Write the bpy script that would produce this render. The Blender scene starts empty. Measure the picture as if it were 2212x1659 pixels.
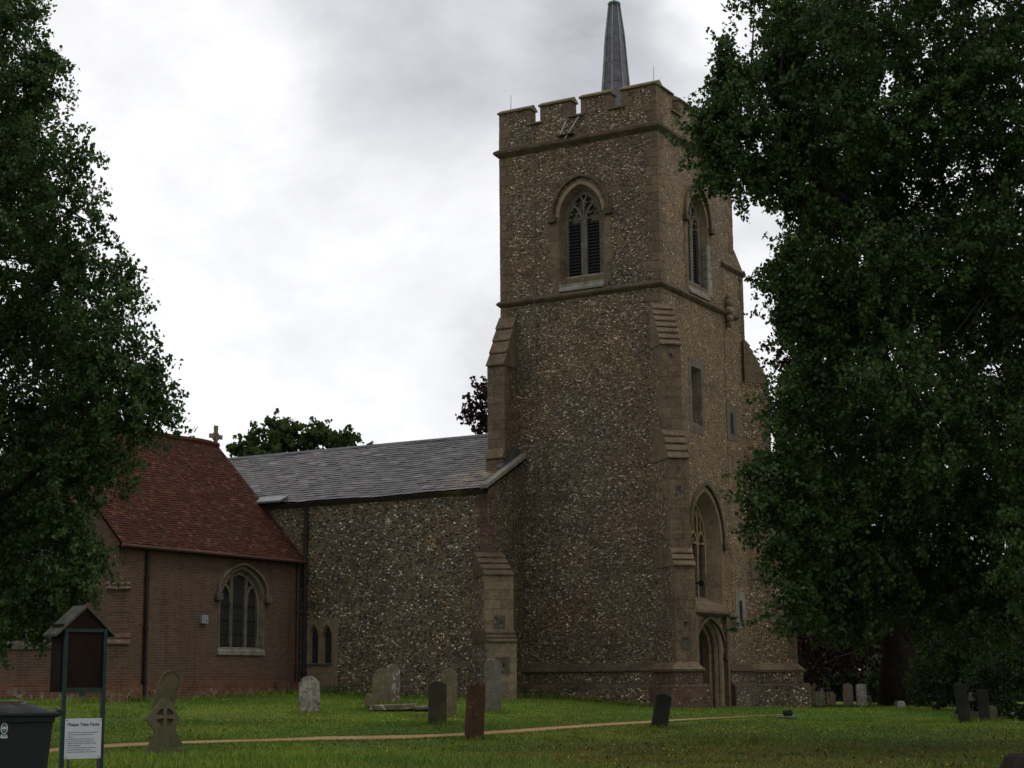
import bpy, bmesh, math, random
import numpy as np
from mathutils import Vector, Matrix
from mathutils.geometry import tessellate_polygon
rad = math.radians
random.seed(4); rng = np.random.default_rng(7)
scene = bpy.context.scene
COL = scene.collection

# ------------------------------------------------------------------ camera
EYE = 1.6
FPX, PITCH, ROLL, YAW = 3653.618, rad(10.072), rad(-0.507), rad(29.832)
CXP, CYP = 1106.0, 829.5                       # the photograph measured at 2212 x 1659
fw = np.array([0, math.cos(PITCH), math.sin(PITCH)])
up0 = np.array([0, -math.sin(PITCH), math.cos(PITCH)]); rt0 = np.array([1.0, 0, 0])
rt = rt0 * math.cos(ROLL) + up0 * math.sin(ROLL); upv = up0 * math.cos(ROLL) - rt0 * math.sin(ROLL)
cam_d = bpy.data.cameras.new('camera'); cam = bpy.data.objects.new('camera', cam_d); COL.objects.link(cam)
cam_d.sensor_width = 36; cam_d.lens = FPX / 2212 * 36; cam_d.clip_end = 3000; cam_d.clip_start = 0.2
M = Matrix(((rt[0], upv[0], -fw[0], 0), (rt[1], upv[1], -fw[1], 0), (rt[2], upv[2], -fw[2], EYE), (0, 0, 0, 1)))
cam.matrix_world = M
scene.camera = cam

# ------------------------------------------------------------------ sky, sun, exposure
SUN_EL, SUN_AZ = rad(60), rad(105)             # azimuth clockwise from +Y (straight ahead)
world = bpy.data.worlds.new('World'); scene.world = world; world.use_nodes = True
wn = world.node_tree; wn.nodes.clear()
def wnode(t, **k):
    n = wn.nodes.new(t)
    for a_, v_ in k.items(): setattr(n, a_, v_)
    return n
w_out = wnode('ShaderNodeOutputWorld'); w_bg = wnode('ShaderNodeBackground'); w_bg.inputs[1].default_value = 0.1
w_sky = wnode('ShaderNodeTexSky'); w_sky.sky_type = 'NISHITA'; w_sky.sun_disc = False
w_sky.sun_elevation = SUN_EL; w_sky.sun_rotation = SUN_AZ
w_tc = wnode('ShaderNodeTexCoord')
w_map = wnode('ShaderNodeMapping'); w_map.inputs['Scale'].default_value = (1, 1, 1.5); w_map.inputs['Location'].default_value = (0.35, 0.1, 0.62)
w_n1 = wnode('ShaderNodeTexNoise'); w_n1.inputs['Scale'].default_value = 5.2; w_n1.inputs['Detail'].default_value = 12; w_n1.inputs['Roughness'].default_value = 0.58
w_n1.inputs['Distortion'].default_value = 0.15
wn.links.new(w_tc.outputs['Generated'], w_map.inputs[0]); wn.links.new(w_map.outputs[0], w_n1.inputs[0])
def dir_of(px, py):
    d = fw + rt * ((px - CXP) / FPX) - upv * ((py - CYP) / FPX); return d / np.linalg.norm(d)
def bank(px, py, width, gain, prev):
    """a thicker (or thinner) part of the overcast in the direction of a pixel, adding gain to prev"""
    dp = wnode('ShaderNodeVectorMath', operation='DOT_PRODUCT'); wn.links.new(w_tc.outputs['Generated'], dp.inputs[0])
    dp.inputs[1].default_value = tuple(dir_of(px, py))
    mr = wnode('ShaderNodeMapRange', interpolation_type='SMOOTHERSTEP'); wn.links.new(dp.outputs['Value'], mr.inputs[0])
    mr.inputs[1].default_value = math.cos(width); mr.inputs[2].default_value = 1.0; mr.inputs[3].default_value = 0; mr.inputs[4].default_value = gain
    ad = wnode('ShaderNodeMath', operation='ADD'); wn.links.new(prev, ad.inputs[0]); wn.links.new(mr.outputs[0], ad.inputs[1])
    return ad.outputs[0]
dens = w_n1.outputs['Fac']
dens = bank(1020, -60, rad(8.5), 0.24, dens)
dens = bank(700, -150, rad(5), 0.10, dens)
dens = bank(1330, 120, rad(4), 0.14, dens)
dens = bank(1560, 480, rad(5), 0.10, dens)
dens = bank(700, 450, rad(7), 0.02, dens)
dens = bank(200, 500, rad(11), -0.03, dens)
dens = bank(900, 760, rad(9), -0.04, dens)
dens = bank(1500, 60, rad(2), -0.16, dens)
dens = bank(1640, 640, rad(2.2), -0.12, dens)
dens_front = dens
dp = wnode('ShaderNodeVectorMath', operation='DOT_PRODUCT'); wn.links.new(w_tc.outputs['Generated'], dp.inputs[0]); dp.inputs[1].default_value = (-.25, -.94, .22)
mr = wnode('ShaderNodeMapRange', interpolation_type='SMOOTHERSTEP'); wn.links.new(dp.outputs['Value'], mr.inputs[0])
mr.inputs[1].default_value = -.35; mr.inputs[2].default_value = .55; mr.inputs[3].default_value = 0; mr.inputs[4].default_value = .15   # unseen dark cloud added behind the viewer to dim the near faces
ad = wnode('ShaderNodeMath', operation='ADD'); wn.links.new(dens, ad.inputs[0]); wn.links.new(mr.outputs[0], ad.inputs[1]); dens = ad.outputs[0]
w_ramp = wnode('ShaderNodeValToRGB'); wn.links.new(dens, w_ramp.inputs[0])
cr = w_ramp.color_ramp; cr.elements[0].position = 0.40; cr.elements[0].color = (10.6, 10.6, 10.75, 1)
cr.elements[1].position = 0.86; cr.elements[1].color = (5.4, 5.5, 5.85, 1)
e_ = cr.elements.new(0.52); e_.color = (9.3, 9.3, 9.5, 1)
e_ = cr.elements.new(0.58); e_.color = (8.3, 8.35, 8.6, 1)
e_ = cr.elements.new(1.0); e_.color = (2.6, 2.7, 3.0, 1)
e_ = cr.elements.new(0.68); e_.color = (7.2, 7.3, 7.7, 1)
w_mix = wnode('ShaderNodeMixRGB'); w_mix.inputs[0].default_value = 0.95
wn.links.new(w_sky.outputs[0], w_mix.inputs[1]); wn.links.new(w_ramp.outputs[0], w_mix.inputs[2])
wn.links.new(w_mix.outputs[0], w_bg.inputs[0]); wn.links.new(w_bg.outputs[0], w_out.inputs[0])
sun_d = bpy.data.lights.new('sun', 'SUN'); sun_d.energy = 0.5; sun_d.angle = rad(14); sun_d.color = (1.0, 0.95, 0.87)
sun = bpy.data.objects.new('sun', sun_d); COL.objects.link(sun)
to_sun = Vector((math.sin(SUN_AZ) * math.cos(SUN_EL), math.cos(SUN_AZ) * math.cos(SUN_EL), math.sin(SUN_EL)))
sun.rotation_euler = to_sun.to_track_quat('Z', 'Y').to_euler()
vs = scene.view_settings; vs.view_transform = 'Standard'; vs.look = 'None'; vs.exposure = 0.0; vs.gamma = 1

# ------------------------------------------------------------------ geometry helpers
AV = np.array([math.cos(YAW), -math.sin(YAW), 0]); BV = np.array([math.sin(YAW), math.cos(YAW), 0])
CH0 = np.array([4.715, 52.0, EYE])             # the tower's near corner at eye level
CZ = 0.9                                       # church local z = height above eye + CZ
def chw(u, v): return CH0[:2] + AV[:2] * u + BV[:2] * v
CTRL = [(-11.35, 48.65, -.40), (-16, 51, -.24), (-7.05, 56.15, -.22), (-.8, 52.4, -.42), (.38, 54.5, -.38), (5.1, 50.6, -.76), (6.6, 55.2, -.83),
        (10.2, 58.4, -.95), (14, 61, -.90), (25, 63, -1.0), (0, 0, -1.6), (-7, 18, -1.3), (8, 18, -1.45), (0, 30, -1.22), (-10, 30, -1.15),
        (10, 30, -1.28), (0, 42, -.88), (10, 45, -1.05), (-8, 40, -.85), (20, 45, -1.15), (0, 110, -.7), (60, 100, -1.2), (-60, 100, -.4),
        (-60, 30, -1.0), (60, 30, -1.5), (0, -60, -1.7), (0, 300, -.7), (300, 100, -1), (-300, 100, -1)]
CT = np.array(CTRL)
def gh(x, y):
    """ground height in world z"""
    x = np.asarray(x, float); y = np.asarray(y, float)
    d2 = (x[..., None] - CT[:, 0]) ** 2 + (y[..., None] - CT[:, 1]) ** 2
    w = 1 / (d2 + 6) ** 1.7
    return (w * CT[:, 2]).sum(-1) / w.sum(-1) + EYE
def at(px, py, depth):
    """the world point seen at a pixel of the photograph, at a distance along +Y"""
    d = fw + rt * ((px - CXP) / FPX) - upv * ((py - CYP) / FPX)
    return np.array([0, 0, EYE]) + d * (depth / d[1])
def on_ground(px, py):
    lo, hi = 10.0, 200.0
    s = lo
    while s < hi:
        P = at(px, py, s)
        if P[2] < gh(P[0], P[1]): break
        s += 0.1
    P = at(px, py, s); P[2] = gh(P[0], P[1]); return P

class MB:
    def __init__(s): s.v = []; s.f = []
    def face(s, pts):
        n = len(s.v); s.v += [tuple(map(float, p)) for p in pts]; s.f.append(tuple(range(n, n + len(pts))))
    def box(s, x0, x1, y0, y1, z0, z1, tr=None):
        P = [(x0, y0, z0), (x1, y0, z0), (x1, y1, z0), (x0, y1, z0), (x0, y0, z1), (x1, y0, z1), (x1, y1, z1), (x0, y1, z1)]
        if tr: P = [tr(*p) for p in P]
        n = len(s.v); s.v += [tuple(p) for p in P]
        s.f += [tuple(n + i for i in q) for q in ((0, 3, 2, 1), (4, 5, 6, 7), (0, 1, 5, 4), (1, 2, 6, 5), (2, 3, 7, 6), (3, 0, 4, 7))]
    def prism(s, poly, mp, d0, d1):
        """poly: 2D loop; mp(a,b,d) -> 3D; capped prism between d0 and d1"""
        n = len(s.v); k = len(poly)
        s.v += [tuple(mp(p[0], p[1], d0)) for p in poly] + [tuple(mp(p[0], p[1], d1)) for p in poly]
        s.f.append(tuple(range(n, n + k))); s.f.append(tuple(range(n + 2 * k - 1, n + k - 1, -1)))
        for i in range(k):
            j = (i + 1) % k; s.f.append((n + i, n + j, n + k + j, n + k + i))
    def plate(s, loops, mp, d):
        """flat plate with holes"""
        L = [[Vector((p[0], p[1], 0)) for p in l] for l in loops]
        tris = tessellate_polygon(L); flat = [p for l in L for p in l]
        n = len(s.v); s.v += [tuple(mp(p.x, p.y, d)) for p in flat]
        s.f += [tuple(n + i for i in t) for t in tris]
    def bridge(s, la, da, lb, db, mp):
        n = len(s.v); k = len(la)
        s.v += [tuple(mp(p[0], p[1], da)) for p in la] + [tuple(mp(p[0], p[1], db)) for p in lb]
        for i in range(k):
            j = (i + 1) % k; s.f.append((n + i, n + j, n + k + j, n + k + i))
    def ribbon(s, pts, w, mp, d0, d1, closed=False):
        """a bar of width w along a 2D polyline, between depths d0 and d1"""
        k = len(pts); A = []; B = []
        for i in range(k):
            p = pts[i]
            if closed: q0, q1 = pts[i - 1], pts[(i + 1) % k]
            else: q0, q1 = pts[max(i - 1, 0)], pts[min(i + 1, k - 1)]
            e0 = np.array([p[0] - q0[0], p[1] - q0[1]]); e1 = np.array([q1[0] - p[0], q1[1] - p[1]])
            l0, l1 = np.hypot(*e0), np.hypot(*e1)
            if l0 < 1e-9: e0, l0 = e1, l1
            if l1 < 1e-9: e1, l1 = e0, l0
            t = e0 / l0 + e1 / l1; lt = np.hypot(*t)
            t = t / lt if lt > 1e-6 else e1 / l1
            nn = np.array([-t[1], t[0]]); c = max(0.5, abs(nn @ np.array([-e1[1], e1[0]]) / l1))
            A.append((p[0] + nn[0] * w / 2 / c, p[1] + nn[1] * w / 2 / c)); B.append((p[0] - nn[0] * w / 2 / c, p[1] - nn[1] * w / 2 / c))
        m = k if closed else k - 1
        for i in range(m):
            j = (i + 1) % k
            s.face([mp(*A[i], d1), mp(*A[j], d1), mp(*B[j], d1), mp(*B[i], d1)])
            s.face([mp(*A[i], d0), mp(*A[j], d0), mp(*A[j], d1), mp(*A[i], d1)])
            s.face([mp(*B[j], d0), mp(*B[i], d0), mp(*B[i], d1), mp(*B[j], d1)])
        if not closed:
            for i in (0, k - 1): s.face([mp(*A[i], d0), mp(*B[i], d0), mp(*B[i], d1), mp(*A[i], d1)])
    def tube(s, pts, rads, seg=7, cap=True):
        pts = [np.array(p, float) for p in pts]; n = len(s.v)
        for i, p in enumerate(pts):
            t = pts[min(i + 1, len(pts) - 1)] - pts[max(i - 1, 0)]; t /= max(np.linalg.norm(t), 1e-9)
            h = np.array([0, 0, 1.0]) if abs(t[2]) < .9 else np.array([1.0, 0, 0])
            x = np.cross(t, h); x /= np.linalg.norm(x); y = np.cross(t, x)
            for k in range(seg):
                a = 2 * math.pi * k / seg; s.v.append(tuple(p + (x * math.cos(a) + y * math.sin(a)) * rads[i]))
        for i in range(len(pts) - 1):
            for k in range(seg):
                s.f.append((n + i * seg + k, n + i * seg + (k + 1) % seg, n + (i + 1) * seg + (k + 1) % seg, n + (i + 1) * seg + k))
        if cap:
            s.f.append(tuple(n + k for k in range(seg))); s.f.append(tuple(n + (len(pts) - 1) * seg + k for k in reversed(range(seg))))
    def ring(s, prof, u0, u1, v0, v1, sides='SWNE'):
        """sweep an outward profile [(out, z)...] round a rectangle (S: v0, W: u1, N: v1, E: u0)"""
        for (o0, z0), (o1, z1) in zip(prof[:-1], prof[1:]):
            c0 = [(u0 - o0, v0 - o0, z0), (u1 + o0, v0 - o0, z0), (u1 + o0, v1 + o0, z0), (u0 - o0, v1 + o0, z0)]
            c1 = [(u0 - o1, v0 - o1, z1), (u1 + o1, v0 - o1, z1), (u1 + o1, v1 + o1, z1), (u0 - o1, v1 + o1, z1)]
            for i, nm in enumerate('SWNE'):
                if nm in sides: j = (i + 1) % 4; s.face([c0[i], c0[j], c1[j], c1[i]])
    def build(s, name, mat, parent=None, smooth=False, bevel=0, fix=True, weld=False):
        me = bpy.data.meshes.new(name); me.from_pydata(s.v, [], s.f)
        if fix:
            bm = bmesh.new(); bm.from_mesh(me)
            bmesh.ops.remove_doubles(bm, verts=bm.verts, dist=0.0004)
            bmesh.ops.recalc_face_normals(bm, faces=bm.faces); bm.to_mesh(me); bm.free()
        me.materials.append(mat)
        if smooth: me.shade_smooth() if hasattr(me, 'shade_smooth') else None
        o = bpy.data.objects.new(name, me); COL.objects.link(o)
        if bevel:
            m = o.modifiers.new('bevel', 'BEVEL'); m.width = bevel; m.segments = 2; m.limit_method = 'ANGLE'; m.angle_limit = rad(35)
        if parent is not None: o.parent = parent
        return o
def tag(o, label=None, cat=None, group=None, kind=None):
    if label: o['label'] = label
    if cat: o['category'] = cat
    if group: o['group'] = group
    if kind: o['kind'] = kind
    return o
def empty(name, loc, rz=0):
    o = bpy.data.objects.new(name, None); COL.objects.link(o); o.location = loc; o.rotation_euler = (0, 0, rz); o.empty_display_size = .3
    return o

# ------------------------------------------------------------------ materials
MT = {}
class NT:
    def __init__(s, name, rough=0.85, spec=0.3):
        s.m = bpy.data.materials.new(name); s.m.use_nodes = True; s.t = s.m.node_tree
        s.b = s.t.nodes['Principled BSDF']; s.b.inputs['Roughness'].default_value = rough
        s.b.inputs['Specular IOR Level'].default_value = spec
        s.tc = s.t.nodes.new('ShaderNodeTexCoord'); s.co = s.tc.outputs['Object']; MT[name] = s.m
    def n(s, t, **k):
        q = s.t.nodes.new(t)
        for a, v in k.items(): setattr(q, a, v)
        return q
    def l(s, a, b): s.t.links.new(a, b)
    def map(s, sc=(1, 1, 1), src=None, rot=(0, 0, 0), loc=(0, 0, 0)):
        q = s.n('ShaderNodeMapping'); q.inputs['Scale'].default_value = sc; q.inputs['Rotation'].default_value = rot; q.inputs['Location'].default_value = loc
        s.l(src or s.co, q.inputs[0]); return q.outputs[0]
    def noise(s, scale, detail=4, rough=.55, co=None, dist=0):
        q = s.n('ShaderNodeTexNoise'); q.inputs['Scale'].default_value = scale; q.inputs['Detail'].default_value = detail
        q.inputs['Roughness'].default_value = rough; q.inputs['Distortion'].default_value = dist; s.l(co or s.co, q.inputs[0]); return q
    def ramp(s, fac, stops, interp='LINEAR'):
        q = s.n('ShaderNodeValToRGB'); q.color_ramp.interpolation = interp; s.l(fac, q.inputs[0]); c = q.color_ramp
        c.elements[0].position, c.elements[0].color = stops[0][0], (*stops[0][1], 1)
        c.elements[1].position, c.elements[1].color = stops[-1][0], (*stops[-1][1], 1)
        for p, col in stops[1:-1]: e = c.elements.new(p); e.color = (*col, 1)
        return q.outputs[0]
    def rf(s, fac, a, b, lo=0., hi=1.):
        q = s.n('ShaderNodeMapRange'); s.l(fac, q.inputs[0])
        for i, x in enumerate((a, b, lo, hi)): q.inputs[i + 1].default_value = x
        return q.outputs[0]
    def mix(s, fac, a, b, mode='MIX'):
        q = s.n('ShaderNodeMixRGB', blend_type=mode)
        if isinstance(fac, (int, float)): q.inputs[0].default_value = fac
        else: s.l(fac, q.inputs[0])
        for i, x in ((1, a), (2, b)):
            if isinstance(x, tuple): q.inputs[i].default_value = (*x, 1)
            else: s.l(x, q.inputs[i])
        return q.outputs[0]
    def math(s, op, a, b):
        q = s.n('ShaderNodeMath', operation=op)
        for i, x in ((0, a), (1, b)):
            if isinstance(x, (int, float)): q.inputs[i].default_value = x
            else: s.l(x, q.inputs[i])
        return q.outputs[0]
    def bump(s, h, strength=.5, dist=.02):
        q = s.n('ShaderNodeBump'); q.inputs['Strength'].default_value = strength; q.inputs['Distance'].default_value = dist
        s.l(h, q.inputs['Height']); s.l(q.outputs[0], s.b.inputs['Normal'])
    def col(s, c):
        if isinstance(c, tuple): s.b.inputs['Base Color'].default_value = (*c, 1)
        else: s.l(c, s.b.inputs['Base Color'])
        return s.m

def flint(name, mortar, mortar2, scale=9.5, dens=.5, pale=1.0, squash=1.5, warm=0.0):
    t = NT(name, .8, .35)
    wob = t.noise(2.2, 3); cod = t.mix(.06, t.co, wob.outputs['Color'], 'ADD')
    co = t.map((scale, scale, scale * squash), cod)
    v = t.n('ShaderNodeTexVoronoi'); v.inputs['Scale'].default_value = 1; v.inputs['Randomness'].default_value = .95; t.l(co, v.inputs[0])
    e = t.n('ShaderNodeTexVoronoi', feature='DISTANCE_TO_EDGE'); e.inputs['Scale'].default_value = 1; e.inputs['Randomness'].default_value = .95; t.l(co, e.inputs[0])
    sep = t.n('ShaderNodeSeparateColor'); t.l(v.outputs['Color'], sep.inputs[0])
    w = pale
    stones = t.ramp(sep.outputs[0], [(0, (.02, .02, .023)), (.17, (.05, .048, .048)), (.30, (.13, .10, .07)), (.42, (.26, .165, .08)),
        (.58, (.17, .15, .13)), (.70, (.24 * w, .205 * w, .155 * w)), (.86, (.38 * w, .355 * w, .31 * w)), (.945, (.62 * w, .60 * w, .55 * w))], 'CONSTANT')
    fine = t.noise(28, 3); stones = t.mix(.35, stones, t.ramp(fine.outputs['Fac'], [(.3, (.36, .34, .30)), (.7, (.74, .72, .68))]), 'MULTIPLY')
    stones = t.mix(1.0, stones, (1.5, 1.45, 1.4), 'MULTIPLY')
    big = t.noise(.55, 5, .6)
    mort = t.mix(t.rf(big.outputs['Fac'], .35, .65), mortar, mortar2)
    mg = t.noise(14, 4); mort = t.mix(.5, mort, t.ramp(mg.outputs['Fac'], [(.3, (.45, .43, .40)), (.7, (1, 1, 1))]), 'MULTIPLY')
    thr = t.math('ADD', t.math('MULTIPLY', sep.outputs[1], .22), .0 + (1 - dens) * .10)
    inside = t.math('GREATER_THAN', e.outputs['Distance'], thr)
    blot = t.noise(1.3, 4, .6, dist=.6)
    c = t.mix(inside, mort, stones)
    c = t.mix(t.rf(blot.outputs['Fac'], .56, .72, 0, .45), c, mort)
    st = t.noise(1.0, 5, .65, t.map((1.4, 1.4, .22)))
    c = t.mix(t.rf(st.outputs['Fac'], .5, .75, 0, .5), c, t.mix(1.0, c, (.55, .54, .5), 'MULTIPLY'))
    gr = t.noise(.8, 4, .6, t.map((1, 1, 1), loc=(5, 3, 2)))
    c = t.mix(t.rf(gr.outputs['Fac'], .6, .8, 0, .35), c, (.10, .105, .055))
    hz = t.noise(.38, 4, .6, t.map(loc=(2, 9, 4)), .6)
    c = t.mix(.9, c, t.ramp(hz.outputs['Fac'], [(.32, (.80, .79, .81)), (.48, (1, .99, .97)), (.56, (1.06, 1.0, .92)), (.70, (1.22, 1.12, .95))]), 'MULTIPLY')
    h2 = t.noise(1.7, 3, .6, t.map((1, 1, 2.2), loc=(9, 2, 4)))
    c = t.mix(.7, c, t.ramp(h2.outputs['Fac'], [(.33, (.72, .7, .68)), (.66, (1.22, 1.2, 1.16))]), 'MULTIPLY')
    if warm: c = t.mix(warm, c, (.24, .15, .07))
    t.col(c); t.bump(t.math('MULTIPLY', inside, t.rf(e.outputs['Distance'], 0, .5)), .9, .05)
    return t.m
flint('flint_tower', (.115, .085, .050), (.155, .118, .068), 15.0, dens=.62, pale=1.22, squash=1.7)
flint('flint_west', (.175, .128, .068), (.23, .168, .090), 15.0, dens=.62, pale=1.22, squash=1.7, warm=.08)
flint('flint_nave', (.10, .085, .055), (.155, .13, .075), 12.5, dens=.5, pale=1.15, squash=1.4)

def ashlar(name, c1, c2, moss=(.12, .13, .05), mossf=.25, joint=.3, speck=.25):
    t = NT(name, .9, .2)
    a = t.noise(1.3, 5, .6); b = t.noise(9, 6, .65)
    isl = t.n('ShaderNodeNewGeometry').outputs['Random Per Island']
    c = t.mix(t.rf(a.outputs['Fac'], .35, .65), c1, c2)
    c = t.mix(.55, c, t.ramp(isl, [(0, (.62, .6, .58)), (.5, (.95, .93, .9)), (1, (1.25, 1.18, 1.1))]), 'MULTIPLY')
    c = t.mix(.6, c, t.ramp(b.outputs['Fac'], [(.3, (.5, .48, .46)), (.65, (1, 1, 1))]), 'MULTIPLY')
    pat = t.noise(3.4, 6, .7, t.map(loc=(2, 6, 3)), .7)
    c = t.mix(t.rf(pat.outputs['Fac'], .50, .60, 0, .6), c, t.mix(1.0, c, (.55, .52, .50), 'MULTIPLY'))
    pa2 = t.noise(5.2, 5, .7, t.map(loc=(8, 3, 1)), .5)
    c = t.mix(t.rf(pa2.outputs['Fac'], .56, .66, 0, .55), c, t.mix(1.0, c, (1.55, 1.5, 1.35), 'MULTIPLY'))
    m = t.noise(2.3, 5, .7, t.map((1, 1, .6), loc=(3, 1, 7)))
    c = t.mix(t.rf(m.outputs['Fac'], .5, .72, 0, mossf), c, moss)
    st = t.noise(1.6, 5, .65, t.map((2.2, 2.2, .25)))
    c = t.mix(t.rf(st.outputs['Fac'], .5, .72, 0, .6), c, t.mix(1.0, c, (.42, .4, .38), 'MULTIPLY'))
    sp = t.noise(16, 2, .5, t.map(loc=(9, 2, 4)))
    c = t.mix(t.rf(sp.outputs['Fac'], .66, .70, 0, speck), c, (.55, .54, .48))
    if joint:
        sz = t.n('ShaderNodeSeparateXYZ'); t.l(t.co, sz.inputs[0])
        fr = t.math('FRACT', t.math('DIVIDE', sz.outputs[2], .31), 0)
        c = t.mix(t.math('MULTIPLY', t.math('LESS_THAN', fr, .045), joint), c, (.05, .04, .03))
    t.col(c); t.bump(b.outputs['Fac'], .5, .03); return t.m
ashlar('ashlar_brown', (.15, .110, .070), (.195, .148, .098))
ashlar('ashlar_warm', (.22, .17, .11), (.28, .225, .15))
ashlar('ashlar_grey', (.13, .115, .092), (.175, .155, .125), joint=.15)
ashlar('ashlar_dark', (.095, .070, .045), (.135, .10, .065), joint=0)
ashlar('ashlar_red', (.11, .068, .05), (.15, .10, .07), joint=0, speck=.8)
ashlar('ashlar_pale', (.24, .23, .19), (.32, .31, .27), joint=0, moss=(.2, .22, .14))
ashlar('coping_moss', (.16, .13, .085), (.20, .17, .10), moss=(.17, .165, .045), mossf=.85, joint=0)
ashlar('render_patch', (.22, .165, .10), (.26, .205, .13), joint=0, speck=.1)
ashlar('tracery_gold', (.27, .195, .10), (.32, .24, .13), joint=0, speck=0)

def brick(name, along, red=.5):
    t = NT(name, .88, .2)
    sx = t.n('ShaderNodeSeparateXYZ'); t.l(t.co, sx.inputs[0]); cb = t.n('ShaderNodeCombineXYZ')
    t.l(sx.outputs[along], cb.inputs[0]); t.l(sx.outputs[2], cb.inputs[1])
    bt = t.n('ShaderNodeTexBrick'); t.l(cb.outputs[0], bt.inputs[0]); bt.inputs['Scale'].default_value = 1
    bt.inputs['Brick Width'].default_value = .235; bt.inputs['Row Height'].default_value = .078; bt.inputs['Mortar Size'].default_value = .008
    bt.inputs['Color1'].default_value = (.085, .050, .034, 1); bt.inputs['Color2'].default_value = (.145, .078, .05, 1); bt.inputs['Mortar'].default_value = (.15, .12, .09, 1)
    bt.inputs['Mortar Smooth'].default_value = .3; bt.inputs['Bias'].default_value = -.15
    big = t.noise(.7, 5, .6)
    c = t.mix(t.rf(big.outputs['Fac'], .4, .7, 0, .65), bt.outputs['Color'], t.mix(.5, bt.outputs['Color'], (.10, .075, .045)))
    # red new brick low down, flint and lime wash along the foot
    nz = t.noise(1.1, 4, .6); lowm = t.math('ADD', sx.outputs[2], t.math('MULTIPLY', nz.outputs['Fac'], -.9))
    c = t.mix(t.rf(lowm, .85, .5, 0, .6), c, t.mix(1.0, bt.outputs['Color'], (1.5, 1.0, .75), 'MULTIPLY'))
    pt = t.noise(.9, 3, .5, t.map(loc=(4, 9, 2))); c = t.mix(t.rf(pt.outputs['Fac'], .66, .72, 0, .55), c, t.mix(1.0, bt.outputs['Color'], (1.8, 1.2, .9), 'MULTIPLY'))
    gm = t.noise(1.2, 4, .6, t.map(loc=(1, 2, 9))); c = t.mix(t.rf(gm.outputs['Fac'], .6, .75, 0, .45), c, (.075, .08, .035))
    wh = t.noise(6, 5, .7); c = t.mix(t.math('MULTIPLY', t.rf(wh.outputs['Fac'], .5, .6, 0, .7), t.rf(lowm, .45, .2)), c, (.32, .30, .25))
    st = t.noise(1.0, 4, .6, t.map((3, 3, .25))); c = t.mix(t.rf(st.outputs['Fac'], .52, .75, 0, .55), c, t.mix(1.0, c, (.45, .43, .4), 'MULTIPLY'))
    t.col(c); t.bump(bt.outputs['Fac'], -.4, .01); return t.m
brick('brick_west', 1); brick('brick_south', 0)

def tiles(name, stops, mossc, mossa=.5, rough=.75, noise_s=1.0, spec=.3, lich=None):
    t = NT(name, rough, spec)
    isl = t.n('ShaderNodeNewGeometry').outputs['Random Per Island']
    c = t.ramp(isl, stops)
    a = t.noise(noise_s, 5, .65); c = t.mix(t.rf(a.outputs['Fac'], .48, .74, 0, mossa), c, mossc)
    b = t.noise(12, 5, .7); c = t.mix(.5, c, t.ramp(b.outputs['Fac'], [(.3, (.5, .5, .5)), (.7, (1.15, 1.1, 1.1))]), 'MULTIPLY')
    if lich:
        d = t.noise(2.5, 5, .75, t.map(loc=(7, 1, 1))); sx = t.n('ShaderNodeSeparateXYZ'); t.l(t.co, sx.inputs[0])
        c = t.mix(t.math('MULTIPLY', t.rf(d.outputs['Fac'], .5, .6, 0, .8), t.rf(sx.outputs[0], -7.6, -5.6)), c, lich)
    t.col(c); t.bump(b.outputs['Fac'], .3, .01); return t.m
tiles('tile_red', [(0, (.055, .021, .015)), (.3, (.070, .027, .018)), (.6, (.082, .032, .021)), (.85, (.10, .040, .024)), (1, (.15, .07, .04))], (.045, .034, .018), .7, rough=.95, spec=.08)
tiles('slate', [(0, (.042, .037, .035)), (.4, (.068, .060, .056)), (.8, (.092, .081, .075)), (.95, (.125, .113, .105)), (1, (.20, .19, .185))], (.10, .09, .085), .4, .55, 1.2, .4, lich=(.30, .20, .07))

def plain(name, c, rough=.6, spec=.4, metal=0, var=.25, sc=8, bump=.15):
    t = NT(name, rough, spec); t.b.inputs['Metallic'].default_value = metal
    a = t.noise(sc, 5, .6); lo = tuple(x * (1 - var) for x in c); hi = tuple(min(1, x * (1 + var)) for x in c)
    t.col(t.ramp(a.outputs['Fac'], [(.3, lo), (.7, hi)])); t.bump(a.outputs['Fac'], bump, .01); return t.m
plain('lead', (.16, .165, .175), .45, .6, .35, .45, 5); plain('lead_dark', (.085, .085, .09), .5, .5, .3, .4, 4)
plain('green_metal', (.03, .085, .055), .5, .5); plain('dark_iron', (.022, .018, .017), .6, .3); plain('gutter_red', (.075, .03, .022), .7)
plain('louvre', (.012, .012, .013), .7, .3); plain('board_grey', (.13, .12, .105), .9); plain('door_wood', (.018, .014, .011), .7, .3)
plain('board_brown', (.015, .008, .006), .85, .08, 0, .4, 3); plain('post_green', (.005, .024, .017), .5, .25); plain('felt', (.055, .055, .045), .9, .1, 0, .5, 10)
plain('bin_plastic', (.010, .011, .013), .5, .25, 0, .15, 30); plain('sign_white', (.46, .46, .48), .5, .4, 0, .05, 4); plain('sign_ink', (.03, .035, .06), .7)
plain('leg_brown', (.05, .035, .028), .7); plain('box_grey', (.24, .27, .29), .5); plain('sticker_white', (.5, .52, .52), .5, .4, 0, .05); plain('sticker_green', (.12, .25, .20), .5)
plain('lamp_black', (.012, .012, .014), .4); plain('slab_concrete', (.11, .115, .11), .9); plain('metal_pole', (.42, .42, .42), .4, .5, .4); plain('brick_orange', (.28, .09, .04), .8)

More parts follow.
